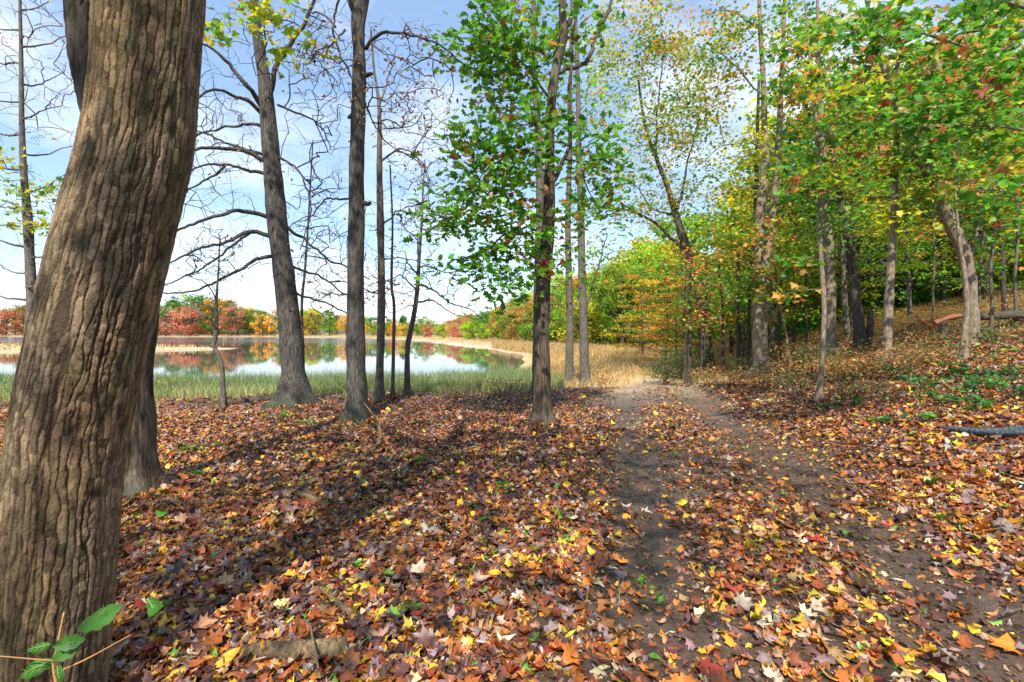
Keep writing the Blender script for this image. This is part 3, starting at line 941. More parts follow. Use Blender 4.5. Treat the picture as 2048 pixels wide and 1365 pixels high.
# ---- straight smooth trunk with moss at its foot
t3 = simple_tree(24, 'beech_tree', [(714, 845, 52), (714, 800, 43), (713, 740, 39), (711, 650, 36), (711, 550, 34), (713, 450, 35), (713, 350, 31), (716, 250, 30), (718, 150, 27), (718, 100, 25), (716, 50, 29), (722, 5, 30), (732, -60, 22), (745, -250, 16), (750, -500, 10)],
            'straight grey trunk with moss round its foot and small side knobs', 'tree', 'bark_grey',
            [([(712, 30), (700, -5), (690, -60), (670, -150)], 20, 9, -0.3),
             ([(706, -20), (680, -5), (671, 55), (688, 103), (710, 161), (732, 205), (757, 264), (775, 290), (790, 303), (830, 320), (852, 375), (862, 420)], 6, 2, -0.7),
             ([(732, 98), (745, 82), (770, 73), (800, 77), (850, 90), (892, 102), (930, 130)], 10, 4, -0.9),
             ([(671, 55), (650, 30), (610, 10), (560, 0)], 6, 2.5, 0.6),
             ([(690, 60), (665, 90), (640, 105), (615, 130)], 6, 2.5, -1),
             ([(724, 152), (738, 149), (744, 147)], 13, 9, -0.05), ([(722, 404), (736, 409), (741, 406)], 14, 10, -0.05), ([(703, 232), (697, 236)], 12, 8, -0.1),
             ([(700, 398), (672, 400), (650, 398), (630, 425), (600, 445)], 6, 2.5, 0.8),
             ([(790, 303), (812, 310), (845, 330), (860, 365)], 4, 2, -0.2)],
            sides=36, bare_ells=[(800, 150, -0.4, 130, 130, 1.2, 110), (640, 110, -0.2, 90, 120, 1.0, 60), (830, 400, -0.5, 70, 100, 0.7, 40)],
            few_leaf=(0.42, 2.2, 0.13, 0.06, T_OVAL, PAL_RUST), fl=0.5)
# ---- thinner trunk to its right side
simple_tree(25, 'beech_tree', [(757, 806, 22), (759, 760, 18), (761, 700, 16), (763, 600, 16), (762, 500, 15), (761, 450, 15), (759, 350, 12), (759, 250, 9), (757, 200, 7), (748, 140, 5), (742, 60, 4)],
            'slim grey trunk with crooked twiggy side branches, just beside the mossy footed trunk', 'tree', 'bark_smooth',
            [([(760, 243), (772, 240), (785, 245), (800, 250), (815, 265), (840, 270), (890, 290)], 5, 2, -0.8),
             ([(763, 322), (775, 312), (785, 304), (800, 300), (830, 312), (845, 335), (850, 372)], 6, 2, -0.5),
             ([(766, 448), (778, 436), (785, 425), (795, 421), (810, 416)], 5, 2, -0.4),
             ([(758, 215), (770, 180), (780, 140), (790, 110)], 5, 2, 0.5),
             ([(763, 520), (790, 515), (820, 520), (860, 530)], 4, 2, 0.6), ([(763, 590), (740, 580), (700, 565), (660, 565)], 4, 2, 0.7)],
            bare_ells=[(850, 300, 0, 110, 170, 1.2, 120), (790, 500, 0, 120, 120, 1.2, 70), (700, 570, 0.4, 120, 70, 1.0, 50)], few_leaf=(0.3, 1.6, 0.12, 0.06, T_OVAL, PAL_RUST))

simple_tree(26, 'sapling', [(785, 797, 8), (787, 700, 7), (788, 610, 6), (783, 570, 5.5), (785, 450, 4), (780, 330, 3)],
            'very thin bare sapling between the slim grey trunk and the crooked leaning sapling', 'sapling', 'bark_smooth', bare_ells=[(790, 480, 0, 70, 110, 0.6, 40)], fl=0.2, r0=0.003)
simple_tree(27, 'sapling', [(815, 793, 13), (815, 700, 11), (822, 660, 11), (831, 610, 9), (836, 560, 8), (838, 520, 7), (843, 450, 5), (846, 380, 3), (850, 320, 2)],
            'bare sapling leaning at mid height with long wavy limbs over the water', 'sapling', 'bark_smooth',
            [([(834, 570), (855, 570), (870, 576), (900, 602), (940, 620), (968, 642)], 6, 2.4, -0.6), ([(832, 604), (850, 602), (870, 605), (905, 628), (960, 632)], 6, 2, -0.9),
             ([(837, 535), (860, 532), (890, 545), (950, 545)], 5, 2, 0.7), ([(833, 580), (800, 555), (785, 560), (740, 570)], 4.5, 2, 0.5), ([(836, 550), (815, 525), (810, 505)], 5, 2, -0.2)],
            bare_ells=[(900, 580, 0, 110, 70, 1.0, 90), (770, 560, 0, 90, 80, 0.9, 60), (860, 450, 0, 60, 60, 0.7, 20)], few_leaf=(0.05, 1, 0.1, 0.05, T_OVAL, PAL_RUST), fl=0.25)
simple_tree(28, 'sapling', [(448, 822, 12), (446, 780, 11), (444, 735, 10), (436, 708, 9.5), (428, 692, 9.5), (432, 665, 9), (432, 620, 8), (434, 580, 5), (437, 540, 4), (440, 470, 2.2)],
            'small crooked sapling with a bent stem in front of the lake', 'sapling', 'bark_smooth',
            [([(431, 630), (420, 613), (400, 607), (370, 604), (345, 612)], 5, 2, -0.3), ([(431, 640), (415, 634), (395, 636), (360, 650)], 4.5, 2, 0.4), ([(432, 600), (420, 580), (400, 560), (380, 555)], 3.5, 1.8, -0.4),
             ([(428, 694), (418, 690), (412, 682)], 6, 3, -0.1)],
            bare_ells=[(400, 610, 0, 75, 55, 0.6, 50), (440, 520, 0, 60, 70, 0.5, 25)], few_leaf=(0.15, 1.2, 0.1, 0.06, T_OVAL, PAL_GOLD), fl=0.25)
simple_tree(29, 'sapling', [(606, 790, 8), (606, 715, 7), (604, 650, 6), (604, 600, 6), (610, 540, 5), (616, 450, 4), (622, 350, 3), (626, 280, 2)],
            'thin reddish sapling right behind the stout flared tree', 'sapling', 'bark_dark', bare_ells=[(640, 480, 0.3, 80, 150, 0.9, 60)], fl=0.2, d=12.0)

# ---- the oak with hanging green leaves
LO = (8.5, 0.25, 0.15, T_OAK, PAL_OAK)
simple_tree(30, 'oak_tree', [(1084, 848, 42), (1084, 800, 36), (1085, 700, 31), (1085, 600, 29), (1093, 500, 26), (1098, 440, 25), (1099, 390, 24), (1099, 340, 20), (1100, 293, 18), (1102, 220, 18), (1108, 160, 18), (1118, 110, 19), (1127, 70, 19), (1125, 30, 15), (1124, -40, 13), (1118, -250, 9)],
            'oak with furrowed brown bark and masses of hanging dark green leaves', 'tree', 'bark_brown',
            [([(1100, 372), (1114, 348), (1124, 318), (1140, 294)], 14, 9, -0.1),
             ([(1140, 294), (1125, 285), (1095, 284), (1070, 288), (1040, 310)], 8, 4, -0.7),
             ([(1127, 66), (1142, 35), (1160, 5), (1180, -40)], 14, 10, 0.3),
             ([(1112, 148), (1130, 142), (1152, 136), (1175, 120), (1188, 92), (1200, 60), (1212, 20), (1225, -20)], 13, 8, 0.5),
             ([(1140, 292), (1143, 230), (1145, 180), (1150, 100), (1158, 30), (1165, -30)], 9, 6, 0.2),
             ([(1098, 240), (1070, 243), (1040, 246), (1000, 270)], 7, 3, -0.8), ([(1098, 195), (1070, 160), (1040, 130), (1000, 105), (960, 80)], 7, 3, -0.6),
             ([(1098, 430), (1060, 450), (1010, 470), (960, 510), (910, 520)], 7, 3, -0.9), ([(1096, 440), (1050, 430), (980, 430), (920, 445), (870, 460)], 7, 3, 0.3),
             ([(1100, 430), (1120, 442), (1128, 436)], 12, 8, -0.15), ([(1090, 300), (1040, 300), (990, 330), (950, 370)], 6, 3, -0.4)],
            sides=32, fl=0.3, low=0.9,
            ells=[(1010, 40, -0.3, 75, 85, 0.9, 40, LO), (945, 105, -0.4, 62, 45, 0.6, 26, LO), (1060, 130, 0, 80, 90, 0.9, 30, LO), (985, 165, -0.2, 60, 45, 0.6, 16, LO), (1040, 240, -0.3, 75, 60, 0.8, 34, LO),
                  (1010, 320, -0.4, 80, 60, 0.8, 40, LO), (940, 400, -0.5, 75, 50, 0.7, 32, LO), (885, 448, -0.5, 45, 30, 0.5, 14, LO), (1210, 340, 0.3, 60, 60, 0.8, 16, LO), (960, 250, -0.4, 60, 40, 0.6, 14, LO), (960, 330, -0.4, 60, 50, 0.6, 14, LO), (1040, 440, -0.3, 80, 65, 0.8, 38, LO), (1000, 520, -0.5, 80, 45, 0.7, 30, LO),
                  (920, 525, -0.5, 45, 22, 0.4, 8, LO), (1030, 575, -0.4, 50, 35, 0.5, 12, LO), (1180, 270, 0.2, 75, 60, 0.8, 26, LO), (1190, 420, 0.3, 60, 75, 0.8, 26, LO), (1150, 60, 0.3, 60, 60, 0.8, 18, LO), (1120, 520, 0, 60, 40, 0.6, 12, LO),
                  (1080, 525, -0.25, 26, 24, 0.2, 6, (9, 0.1, 0.11, T_OAK, PAL_RED))])
simple_tree(31, 'oak_tree', [(1074, 790, 22), (1075, 700, 20), (1077, 560, 18), (1080, 420, 17), (1078, 300, 15), (1070, 150, 11), (1067, 0, 9), (1066, -200, 6)],
            'grey trunk tucked directly behind the brown barked oak', 'tree', 'bark_smooth', d=11.0, ells=[(1065, 90, 0.2, 70, 110, 1.0, 30, (8, 0.25, 0.13, T_OAK, PAL_OAK)), (1010, 230, 0.2, 60, 70, 1.0, 14, (8, 0.25, 0.13, T_OAK, PAL_OAK))])
simple_tree(32, 'maple_tree', [(1138, 768, 19), (1140, 650, 15), (1138, 560, 13), (1136, 450, 12), (1140, 300, 9), (1141, 150, 7), (1143, 0, 5), (1143, -120, 3)],
            'slender trunk at the edge of the golden marsh, the darker of a close pair', 'tree', 'bark_smooth',
            [([(1138, 560), (1120, 570), (1105, 590), (1100, 640)], 4, 2, -0.6), ([(1139, 640), (1155, 600), (1170, 560)], 4, 2, 0.5)],
            ells=[(1150, 480, 0, 80, 80, 1.2, 30), (1190, 330, 0, 90, 90, 1.4, 34), (1160, 180, 0, 90, 90, 1.4, 30)], leaf=(10, 0.32, 0.13, T_STAR, PAL_MIXR), bare_ells=[(1120, 600, 0, 60, 60, 0.8, 30)])
simple_tree(33, 'maple_tree', [(1172, 772, 24), (1169, 720, 19), (1167, 650, 18), (1164, 550, 16), (1162, 450, 14), (1158, 300, 11), (1155, 150, 9), (1150, 0, 7), (1148, -160, 4)],
            'smooth brown trunk of the close pair by the golden marsh, nearer the track', 'tree', 'bark_smooth',
            [([(1170, 640), (1182, 600), (1196, 540), (1205, 500), (1215, 470)], 6, 3, 0.4)],
            ells=[(1210, 500, 0, 60, 50, 0.9, 22), (1240, 400, 0.3, 60, 70, 1.2, 24), (1210, 220, 0, 70, 90, 1.2, 30)], leaf=(10, 0.32, 0.13, T_STAR, PAL_MIXR))

# ---- the leaning tree with orange-yellow crown against the sky
PAL_GG = [(3, (0.20, 0.36, 0.03)), (3, (0.10, 0.27, 0.03)), (3, (0.52, 0.40, 0.04)), (2, (0.56, 0.27, 0.05)), (2, (0.36, 0.42, 0.04))]
LG = (26, 0.40, 0.135, T_STAR, PAL_GG)
LY = (24, 0.45, 0.135, T_STAR, PAL_YG)
simple_tree(34, 'oak_tree', [(1420, 750, 26), (1414, 690, 22), (1408, 640, 20), (1395, 570, 20), (1380, 520, 19), (1366, 475, 18), (1350, 425, 14), (1335, 375, 11), (1312, 315, 8), (1290, 250, 6), (1275, 150, 4)],
            'tree leaning towards the lake with thin gold and orange leaves spread over the sky', 'tree', 'bark_brown',
            [([(1376, 508), (1345, 478), (1300, 440), (1250, 420), (1210, 425)], 11, 4, -0.6), ([(1352, 430), (1330, 425), (1300, 410), (1270, 370)], 7, 3, 0.8), ([(1350, 425), (1365, 370), (1380, 300), (1400, 220)], 8, 3, 0.9),
             ([(1335, 375), (1320, 300), (1320, 200), (1330, 80)], 6, 3, -0.8)],
            ells=[(1290, 60, 0, 100, 95, 2.2, 60, LG), (1380, 120, 0, 100, 110, 2.2, 60, LG), (1240, 180, 0, 70, 70, 1.6, 24, LY), (1290, 280, 0, 80, 90, 1.6, 34, LY), (1400, 260, 0.5, 80, 70, 1.6, 30, LG), (1240, 380, 0, 60, 55, 1.4, 20, LG), (1310, 420, 0, 70, 50, 1.4, 22, LG), (1420, 380, 0.6, 70, 60, 1.4, 24, LG), (1290, 500, -0.2, 60, 30, 1.0, 10, LY), (1350, 220, 0.4, 80, 80, 1.8, 30, LG), (1440, 470, 0.8, 60, 50, 1.4, 18, LY), (1340, 340, 0.6, 60, 60, 1.5, 18, LY), (1200, 100, 0.3, 50, 70, 1.4, 16, LY)])

# ---- double trunk, sunlit above
LM = (20, 0.33, 0.12, T_MAPLE, PAL_MIXR)
LYG = (17, 0.36, 0.13, T_STAR, PAL_YG)
simple_tree(35, 'maple_tree', [(1522, 748, 36), (1520, 690, 32), (1520, 620, 30), (1523, 560, 31), (1519, 500, 22), (1521, 420, 20), (1530, 330, 17), (1529, 250, 13), (1526, 150, 11), (1520, 50, 9), (1518, -60, 7), (1515, -300, 4)],
            'thick mottled trunk that splits into two pale stems above head height', 'tree', 'bark_pale',
            [([(1520, 60), (1480, 30), (1440, 20), (1400, 35)], 5, 2, -0.7), ([(1528, 190), (1490, 150), (1450, 110), (1400, 95)], 5, 2, -0.5), ([(1530, 300), (1490, 290), (1440, 300), (1400, 330)], 5, 2, 0.7)],
            extra_stems=[[(1526, 570, 24), (1536, 500, 19), (1546, 410, 15), (1554, 330, 14), (1561, 210, 11), (1566, 100, 9), (1569, 0, 7), (1572, -160, 5)]], sides=28,
            ells=[(1450, 60, 0, 90, 80, 1.8, 40, (24, 0.36, 0.125, T_STAR, PAL_GG)), (1440, 180, 0, 80, 70, 1.6, 34, (24, 0.36, 0.125, T_STAR, PAL_GG)), (1600, 60, -0.5, 90, 80, 1.8, 50, LM), (1480, 320, 0, 80, 70, 1.6, 36, LYG), (1600, 220, 0, 80, 90, 1.6, 40, LM), (1460, 430, 0, 70, 60, 1.4, 24, LYG),
                  (1440, 560, -0.6, 75, 60, 1.2, 34, (11, 0.3, 0.12, T_STAR, PAL_GREEN)), (1480, 480, -0.4, 50, 40, 1.0, 16, LG), (1600, 470, 0, 70, 60, 1.3, 24, LYG), (1560, 560, -0.5, 60, 40, 1.0, 18, LM), (1520, 440, 0, 70, 50, 1.0, 14, LM)])
simple_tree(36, 'maple_tree', [(1512, 740, 16), (1511, 620, 13), (1511, 500, 12), (1512, 420, 11), (1514, 300, 8), (1518, 150, 5)],
            'dark slim trunk hidden close behind the forked mottled trunk', 'tree', 'bark_dark', d=18.5, ells=[(1500, 330, 0, 90, 110, 1.8, 40, LYG)])
# ---- pale sapling at the side of the track
simple_tree(37, 'sapling', [(1638, 806, 17), (1641, 760, 12), (1645, 700, 11), (1648, 620, 11), (1645, 560, 10), (1641, 500, 9), (1640, 400, 10), (1636, 300, 9), (1628, 200, 7), (1618, 100, 5), (1610, 0, 3)],
            'pale bare stemmed sapling growing beside the track', 'sapling', 'bark_pale',
            [([(1640, 420), (1620, 395), (1600, 380), (1575, 375)], 4, 2, -0.5), ([(1636, 310), (1660, 280), (1690, 250), (1720, 235)], 4, 2, -0.6), ([(1630, 230), (1600, 200), (1570, 190)], 4, 2, -0.3)],
            ells=[(1610, 130, -0.3, 90, 90, 0.9, 44), (1690, 210, -0.5, 80, 70, 0.8, 34), (1600, 330, -0.3, 70, 70, 0.7, 24), (1680, 380, -0.4, 60, 60, 0.6, 22), (1590, 500, -0.2, 40, 30, 0.4, 8), (1560, 590, -0.2, 40, 25, 0.4, 6)], leaf=(8, 0.19, 0.12, T_MAPLE, PAL_MIXR), fl=0.4)
simple_tree(38, 'maple_tree', [(1663, 716, 33), (1662, 670, 25), (1661, 620, 23), (1660, 550, 21), (1657, 460, 20), (1651, 400, 17), (1645, 300, 14), (1640, 200, 10), (1636, 60, 7), (1634, -100, 5)],
            'straight tan trunk standing just behind the pale bare sapling on the slope', 'tree', 'bark_pale',
            ells=[(1700, 330, 0, 90, 80, 1.2, 44, LM), (1640, 100, 0, 90, 90, 1.3, 44, LM), (1720, 480, 0, 70, 60, 1.0, 24, (10, 0.3, 0.12, T_STAR, PAL_GREEN)), (1620, 440, 0, 60, 50, 1.0, 16, LM)])
simple_tree(39, 'maple_tree', [(1696, 712, 17), (1692, 640, 14), (1687, 560, 12), (1685, 480, 11), (1680, 300, 8), (1676, 120, 5)],
            'grey trunk with pale foot between the tan trunk and the dark double stump', 'tree', 'bark_smooth', d=16.5, ells=[(1690, 250, 0, 100, 140, 2.0, 60, LYG)])
simple_tree(40, 'maple_tree', [(1722, 700, 30), (1718, 650, 24), (1711, 590, 21), (1702, 520, 18), (1690, 450, 16), (1672, 350, 13), (1655, 240, 9)],
            'dark trunk leaning beside a broken stub on the slope', 'tree', 'bark_dark',
            ells=[(1680, 300, 0, 100, 90, 1.6, 44, LM), (1750, 400, 0, 70, 80, 1.5, 30, LYG)], extra_stems=[[(1733, 705, 20), (1739, 670, 16), (1741, 640, 14), (1740, 618, 11)]])
simple_tree(41, 'beech_tree', [(1774, 730, 24), (1774, 690, 21), (1776, 640, 21), (1780, 560, 19), (1786, 480, 16), (1790, 380, 14), (1793, 280, 12), (1795, 150, 9), (1797, 0, 6), (1800, -150, 4)],
            'straight grey pole of a tree on the slope with faint scars', 'tree', 'bark_pale',
            [([(1794, 230), (1770, 200), (1740, 190), (1700, 205)], 4, 2, -0.9), ([(1796, 100), (1830, 70), (1880, 60)], 4, 2, -0.7)],
            ells=[(1760, 60, -0.6, 90, 70, 1.0, 50), (1860, 130, -0.6, 80, 70, 1.0, 40), (1740, 200, -0.4, 80, 70, 0.9, 40), (1850, 280, -0.3, 80, 60, 0.9, 34), (1750, 320, 0, 60, 60, 0.8, 22), (1840, 420, 0.3, 60, 50, 0.8, 16)], leaf=(9, 0.21, 0.125, T_MAPLE, PAL_MIXR))
# ---- leaning heavy trunk on the slope
simple_tree(42, 'maple_tree', [(1943, 695, 40), (1944, 650, 33), (1943, 600, 29), (1938, 550, 29), (1925, 500, 31), (1902, 450, 30), (1884, 400, 27), (1860, 350, 26), (1832, 300, 23), (1808, 250, 18), (1780, 170, 14), (1750, 80, 10), (1725, -40, 7)],
            'heavy sunlit trunk on the slope that curves over to one side', 'tree', 'bark_pale',
            [([(1938, 530), (1948, 480), (1955, 430), (1965, 380), (1985, 330)], 11, 5, 0.5), ([(1860, 350), (1890, 300), (1900, 240), (1930, 180)], 9, 4, 0.7)],
            sides=28, ells=[(1900, 330, 0, 90, 70, 1.0, 44, LM), (1950, 200, 0, 90, 80, 1.1, 44, LM), (1830, 180, 0, 80, 70, 1.0, 30, LM), (1800, 420, 0.4, 60, 60, 0.9, 16, LYG), (2010, 330, 0, 70, 70, 1.0, 30, (11, 0.3, 0.12, T_STAR, PAL_GOLD)), (2000, 420, 0, 60, 60, 1, 22, LM)])
simple_tree(43, 'sapling', [(1929, 727, 20), (1928, 680, 14), (1933, 630, 13), (1932, 580, 12), (1926, 530, 10), (1918, 480, 8), (1912, 400, 6), (1908, 300, 4)],
            'pale thin stem overlapping the foot of the heavy curving trunk', 'sapling', 'bark_pale', ells=[(1930, 330, -0.3, 70, 80, 0.8, 26)], leaf=(8, 0.2, 0.12, T_MAPLE, PAL_MIXR))
for k, (pix, lab) in enumerate([
        ([(1982, 676, 9), (1984, 606, 8), (1981, 540, 8), (1990, 450, 7), (1996, 300, 5), (1992, 150, 3)], 'grey sapling just past the heavy curving trunk, in front of the fallen log'),
        ([(1957, 680, 8), (1958, 600, 7), (1962, 520, 7), (1972, 420, 6), (1985, 300, 4)], 'thin sapling touching the far side of the heavy curving trunk'),
        ([(2012, 668, 14), (2008, 600, 12), (2004, 500, 11), (2000, 380, 9), (1990, 250, 6)], 'dark grey trunk behind the fallen log on the slope'),
        ([(2034, 655, 9), (2030, 560, 8), (2036, 460, 7), (2030, 330, 5), (2040, 200, 3)], 'knobbly thin sapling at the end of the slope beyond the fallen log'),
        ([(1868, 690, 6), (1866, 600, 5), (1868, 500, 5), (1866, 400, 4), (1870, 250, 3)], 'pencil thin sapling before yellow foliage, between grey pole tree and heavy curving trunk')]):
    simple_tree(44 + k, 'sapling', pix, lab, 'sapling', 'bark_smooth' if k != 2 else 'bark_dark', d=[10.5, 11.5, 12.5, 11, 14][k],
                ells=[(pix[-1][0], pix[-1][1] + 60, 0, 80, 110, 1.1, 34), (pix[-1][0] - 20, pix[-1][1] + 220, 0, 60, 60, 1.0, 14)], leaf=(9, 0.24, 0.115, T_MAPLE, PAL_MIXR), fl=0.3)
# ---- a maple whose trunk is just out of the picture and whose boughs hang in
T = Tree(60)
bx, by = 6.6, 5.2
base = np.array([bx, by, float(terr(bx, by))])
tp = T.line([base - [0, 0, 0.15], base + [0, 0, 1.5], base + [-0.1, 0.1, 3.4], base + [-0.2, 0.1, 6.0], base + [-0.1, 0, 9]], [0.15, 0.11, 0.10, 0.075, 0.03], 'trunk', 0.1, 0.0, 18)
for pts in ([(2260, 200), (2120, 150), (1980, 110), (1850, 70), (1740, 40)], [(2260, 60), (2100, 30), (1950, 0), (1800, -20)], [(2270, 330), (2150, 290), (2040, 260), (1930, 250), (1800, 255)], [(2270, 430), (2160, 400), (2060, 370), (1980, 380)]):
    T.line([P(a, b_, 5.2 - 0.1 * i) for i, (a, b_) in enumerate(pts)], [0.03, 0.022, 0.016, 0.011, 0.006][:len(pts)], 'limb', 0.1, 0.004, 7)
lf = [crown(T, [(1790, 40, 4.9, 120, 60, 0.5, 44), (1960, 130, 4.9, 120, 70, 0.6, 54), (1850, 230, 4.9, 110, 60, 0.5, 38), (2020, 260, 5.0, 80, 70, 0.6, 36), (1990, 30, 5.0, 110, 60, 0.6, 30), (2000, 380, 5.1, 70, 40, 0.5, 14)], 5.5, 0.17, 0.098, T_MAPLE,
            [(5, (0.07, 0.25, 0.03)), (5, (0.13, 0.36, 0.035)), (2, (0.30, 0.42, 0.04)), (0.8, (0.50, 0.20, 0.07)), (0.35, (0.40, 0.08, 0.05)), (0.7, (0.55, 0.45, 0.20))])]
finish_tree(T, 'maple_tree', base, 'maple with large green and red leaves hanging in close above the slope', 'tree', 'bark_pale', lf)

# ---- thin saplings at the edge of the wood by the track
thin = [(1378, 748, 7, 'thin dark sapling rising out of the green shrub by the track'), (1372, 760, 5, 'pencil thin curved stem beside the green shrub by the track'), (1402, 742, 6, 'thin sapling touching the foot of the leaning gold tree'),
        (1448, 738, 6, 'thin sapling next past the leaning gold tree'), (1474, 740, 9, 'dark sapling midway from the leaning gold tree to the forked mottled trunk'), (1494, 742, 8, 'dark sapling just short of the forked mottled trunk'),
        (1486, 736, 5, 'thinnest stem of the cluster beside the forked mottled trunk'), (1556, 735, 9, 'dark stub sapling just past the forked mottled trunk'), (1578, 730, 6, 'pale leaning stem past the forked mottled trunk'),
        (1592, 735, 6, 'thin stem midway from the forked mottled trunk to the pale bare sapling'), (1610, 728, 6, 'dark stem close before the pale bare sapling')]
for k, (px, py, w, lab) in enumerate(thin):
    r_ = np.random.default_rng(300 + k)
    lean = r_.uniform(-18, 18) if k != 8 else -34
    pix = [(px, py, w * 1.2), (px + lean * 0.2 + r_.uniform(-3, 3), py - 60, w), (px + lean * 0.6 + r_.uniform(-4, 4), py - 130, w * 0.8), (px + lean + r_.uniform(-5, 5), py - 230, w * 0.55)]
    pal = [PAL_ORANGE, PAL_GREEN, PAL_ORANGE, PAL_GOLD, PAL_YG, PAL_GREEN, PAL_GOLD, PAL_ORANGE, PAL_YG, PAL_GREEN, PAL_YG][k]
    simple_tree(400 + k, 'sapling', pix, lab, 'sapling', 'bark_dark' if k != 8 else 'bark_pale', d=[15.5, 14.8, 17, 18, 17.5, 17, 19, 18, 16, 18, 17][k],
                ells=[(px + lean, py - 190, 0, 60, 70, 1.3, 24), (px + lean * 0.5, py - 110, 0, 45, 22, 1.0, 7)], leaf=(11, 0.3, 0.11, T_STAR, pal), fl=0.2)

# ================================================================== THE WOODS FURTHER BACK
def clump_tree(seed, h, w, nclump, per, leaf, low=0.25, conic=0.0):
    """a broad crown: leaf clumps over an uneven dome, on a tapered trunk with limbs; unit colours"""
    r = np.random.default_rng(seed)
    parts = []
    chains = [smooth_path([(0, 0, -0.3), (0.05 * r.normal(), 0.05, h * 0.35), (0.2 * r.normal(), 0.2 * r.normal(), h * 0.85)], [h * 0.022, h * 0.017, h * 0.006], 0.6) + (7,)]
    cs = []
    while len(cs) < nclump:
        q = r.normal(size=3); q /= np.linalg.norm(q)
        q *= r.uniform(0.55, 1.0) ** 0.5
        zz = q[2] * 0.5 + 0.5
        sc = 1 - conic * zz
        c = np.array([q[0] * w * 0.5 * sc, q[1] * w * 0.5 * sc, h * (low + (1 - low) * (zz * 0.93 + 0.03))])
        c += r.normal(0, 0.05 * w, 3)
        cs.append(c)
    cs = np.array(cs)
    for c in cs[::2]:
        chains.append(smooth_path([(0, 0, c[2] * 0.55), c * [0.5, 0.5, 0.8], c], [h * 0.007, h * 0.005, h * 0.002], 0.7) + (4,))
    idx = np.repeat(np.arange(nclump), per); n = len(idx)
    v = r.normal(size=(n, 3)); v /= np.linalg.norm(v, axis=1, keepdims=True)
    rad = (w * 0.13 * np.exp(r.normal(0, 0.25, nclump)))[idx]
    pos = cs[idx] + v * (rad * r.random(n) ** 0.35)[:, None] * np.array([1.15, 1.15, 0.8])
    pos[:, 2] = np.maximum(pos[:, 2], 0.15 * h * low)
    nrm = v * 0.8 + np.array([0, 0, 0.5]) + r.normal(0, 0.5, (n, 3))
    fwd = r.normal(size=(n, 3)); fwd[:, 2] -= 0.4; fwd /= np.linalg.norm(fwd, axis=1, keepdims=True)
    tone = np.exp(r.normal(0, 0.22, nclump))[idx] * np.exp(r.normal(0, 0.22, n))
    hue = r.normal(0, 0.10, nclump)[idx] + r.normal(0, 0.06, n)
    col = np.stack([tone * (1 + hue), tone * (1 - hue * 0.5), tone], -1) * 0.9
    V, Tt, C = leaves(pos, nrm, fwd, leaf * np.exp(r.normal(0, 0.25, n)), T_RHOMB, col, 0.2, r)
    return chains, (V, Tt, C)


def layer_tree(seed, h, w, nlay, per, leaf, low=0.22):
    """understorey tree: thin trunk and flat tiers of leaves"""
    r = np.random.default_rng(seed)
    chains = [smooth_path([(0, 0, -0.3), (0.1 * r.normal(), 0.1 * r.normal(), h * 0.5), (0.25 * r.normal(), 0.25 * r.normal(), h)], [h * 0.011, h * 0.008, h * 0.002], 0.5) + (7,)]
    ps, ns, fs, ts = [], [], [], []
    for k in range(nlay):
        z = h * (low + (1 - low) * (k + r.random()) / nlay)
        a = r.uniform(0, 2 * np.pi); L = w * 0.5 * r.uniform(0.5, 1.0) * (1.1 - 0.6 * (z / h) ** 2)
        dv = np.array([np.cos(a), np.sin(a), 0.12])
        tip = np.array([0, 0, z]) + dv * L
        chains.append(smooth_path([(0, 0, z - 0.15 * L), np.array([0, 0, z]) + dv * L * 0.5, tip], [h * 0.004, h * 0.003, 0.004], 0.4) + (4,))
        t = r.random(per) ** 0.7
        side = r.normal(0, 0.30, per) * L * (0.35 + 0.65 * t)
        pr = np.array([-np.sin(a), np.cos(a), 0])
        p = np.array([0, 0, z]) + dv * (L * (0.15 + 0.95 * t))[:, None] + pr * side[:, None]
        p[:, 2] += r.normal(0, 0.06, per) - 0.12 * (side / L) ** 2 * L - 0.08 * L * t ** 2
        ps.append(p); ns.append(np.array([0, -0.25, 0.9]) + r.normal(0, 0.55, (per, 3)))
        f = dv * 0.6 + pr * np.sign(side)[:, None] * 0.8 + r.normal(0, 0.35, (per, 3)); f[:, 2] -= 0.25
        fs.append(f / np.linalg.norm(f, axis=1, keepdims=True))
        ts.append(np.exp(r.normal(0, 0.18)) * np.exp(r.normal(0, 0.2, per)))
    pos = np.concatenate(ps); nrm = np.concatenate(ns); fwd = np.concatenate(fs); tone = np.concatenate(ts); n = len(pos)
    hue = r.normal(0, 0.10, n)
    col = np.stack([tone * (1 + hue), tone * (1 - hue * 0.5), tone], -1) * 0.9
    return chains, leaves(pos, nrm, fwd, leaf * np.exp(r.normal(0, 0.22, n)), T_RHOMB, np.clip(col, 0, 2), 0.2, r)


def proto(name, built, bark):
    chains, (V, Tt, C) = built
    tm = tubes_mesh('trunk', chains, M[bark], np.zeros(3))
    cm = mesh_np('crown', V, Tt, M['farleaf'], C)
    return tm, cm


broad = [proto('b', clump_tree(500 + k, 11, [8.5, 7.5, 9, 7, 8, 9.5][k], [46, 40, 52, 36, 44, 56][k], 70, 0.36, [0.18, 0.12, 0.2, 0.1, 0.15, 0.2][k]), 'bark_dark') for k in range(6)]
shrubby = [proto('s', clump_tree(520 + k, 5.5, [6, 5, 6.5][k], [34, 28, 36][k], 70, 0.27, 0.04), 'bark_dark') for k in range(3)]
pine = [proto('p', clump_tree(530 + k, 12, 6.0, 46, 70, 0.30, 0.22, 0.75), 'bark_dark') for k in range(2)]
tier = [proto('t', layer_tree(540 + k, [8, 9.5, 11, 7, 12, 6][k], [6, 6.5, 6.5, 6.5, 7, 5.5][k], [30, 36, 40, 26, 42, 24][k], 120, 0.135, [0.2, 0.25, 0.2, 0.12, 0.2, 0.10][k]), ['bark_smooth', 'bark_dark', 'bark_smooth'][k % 3]) for k in range(6)]

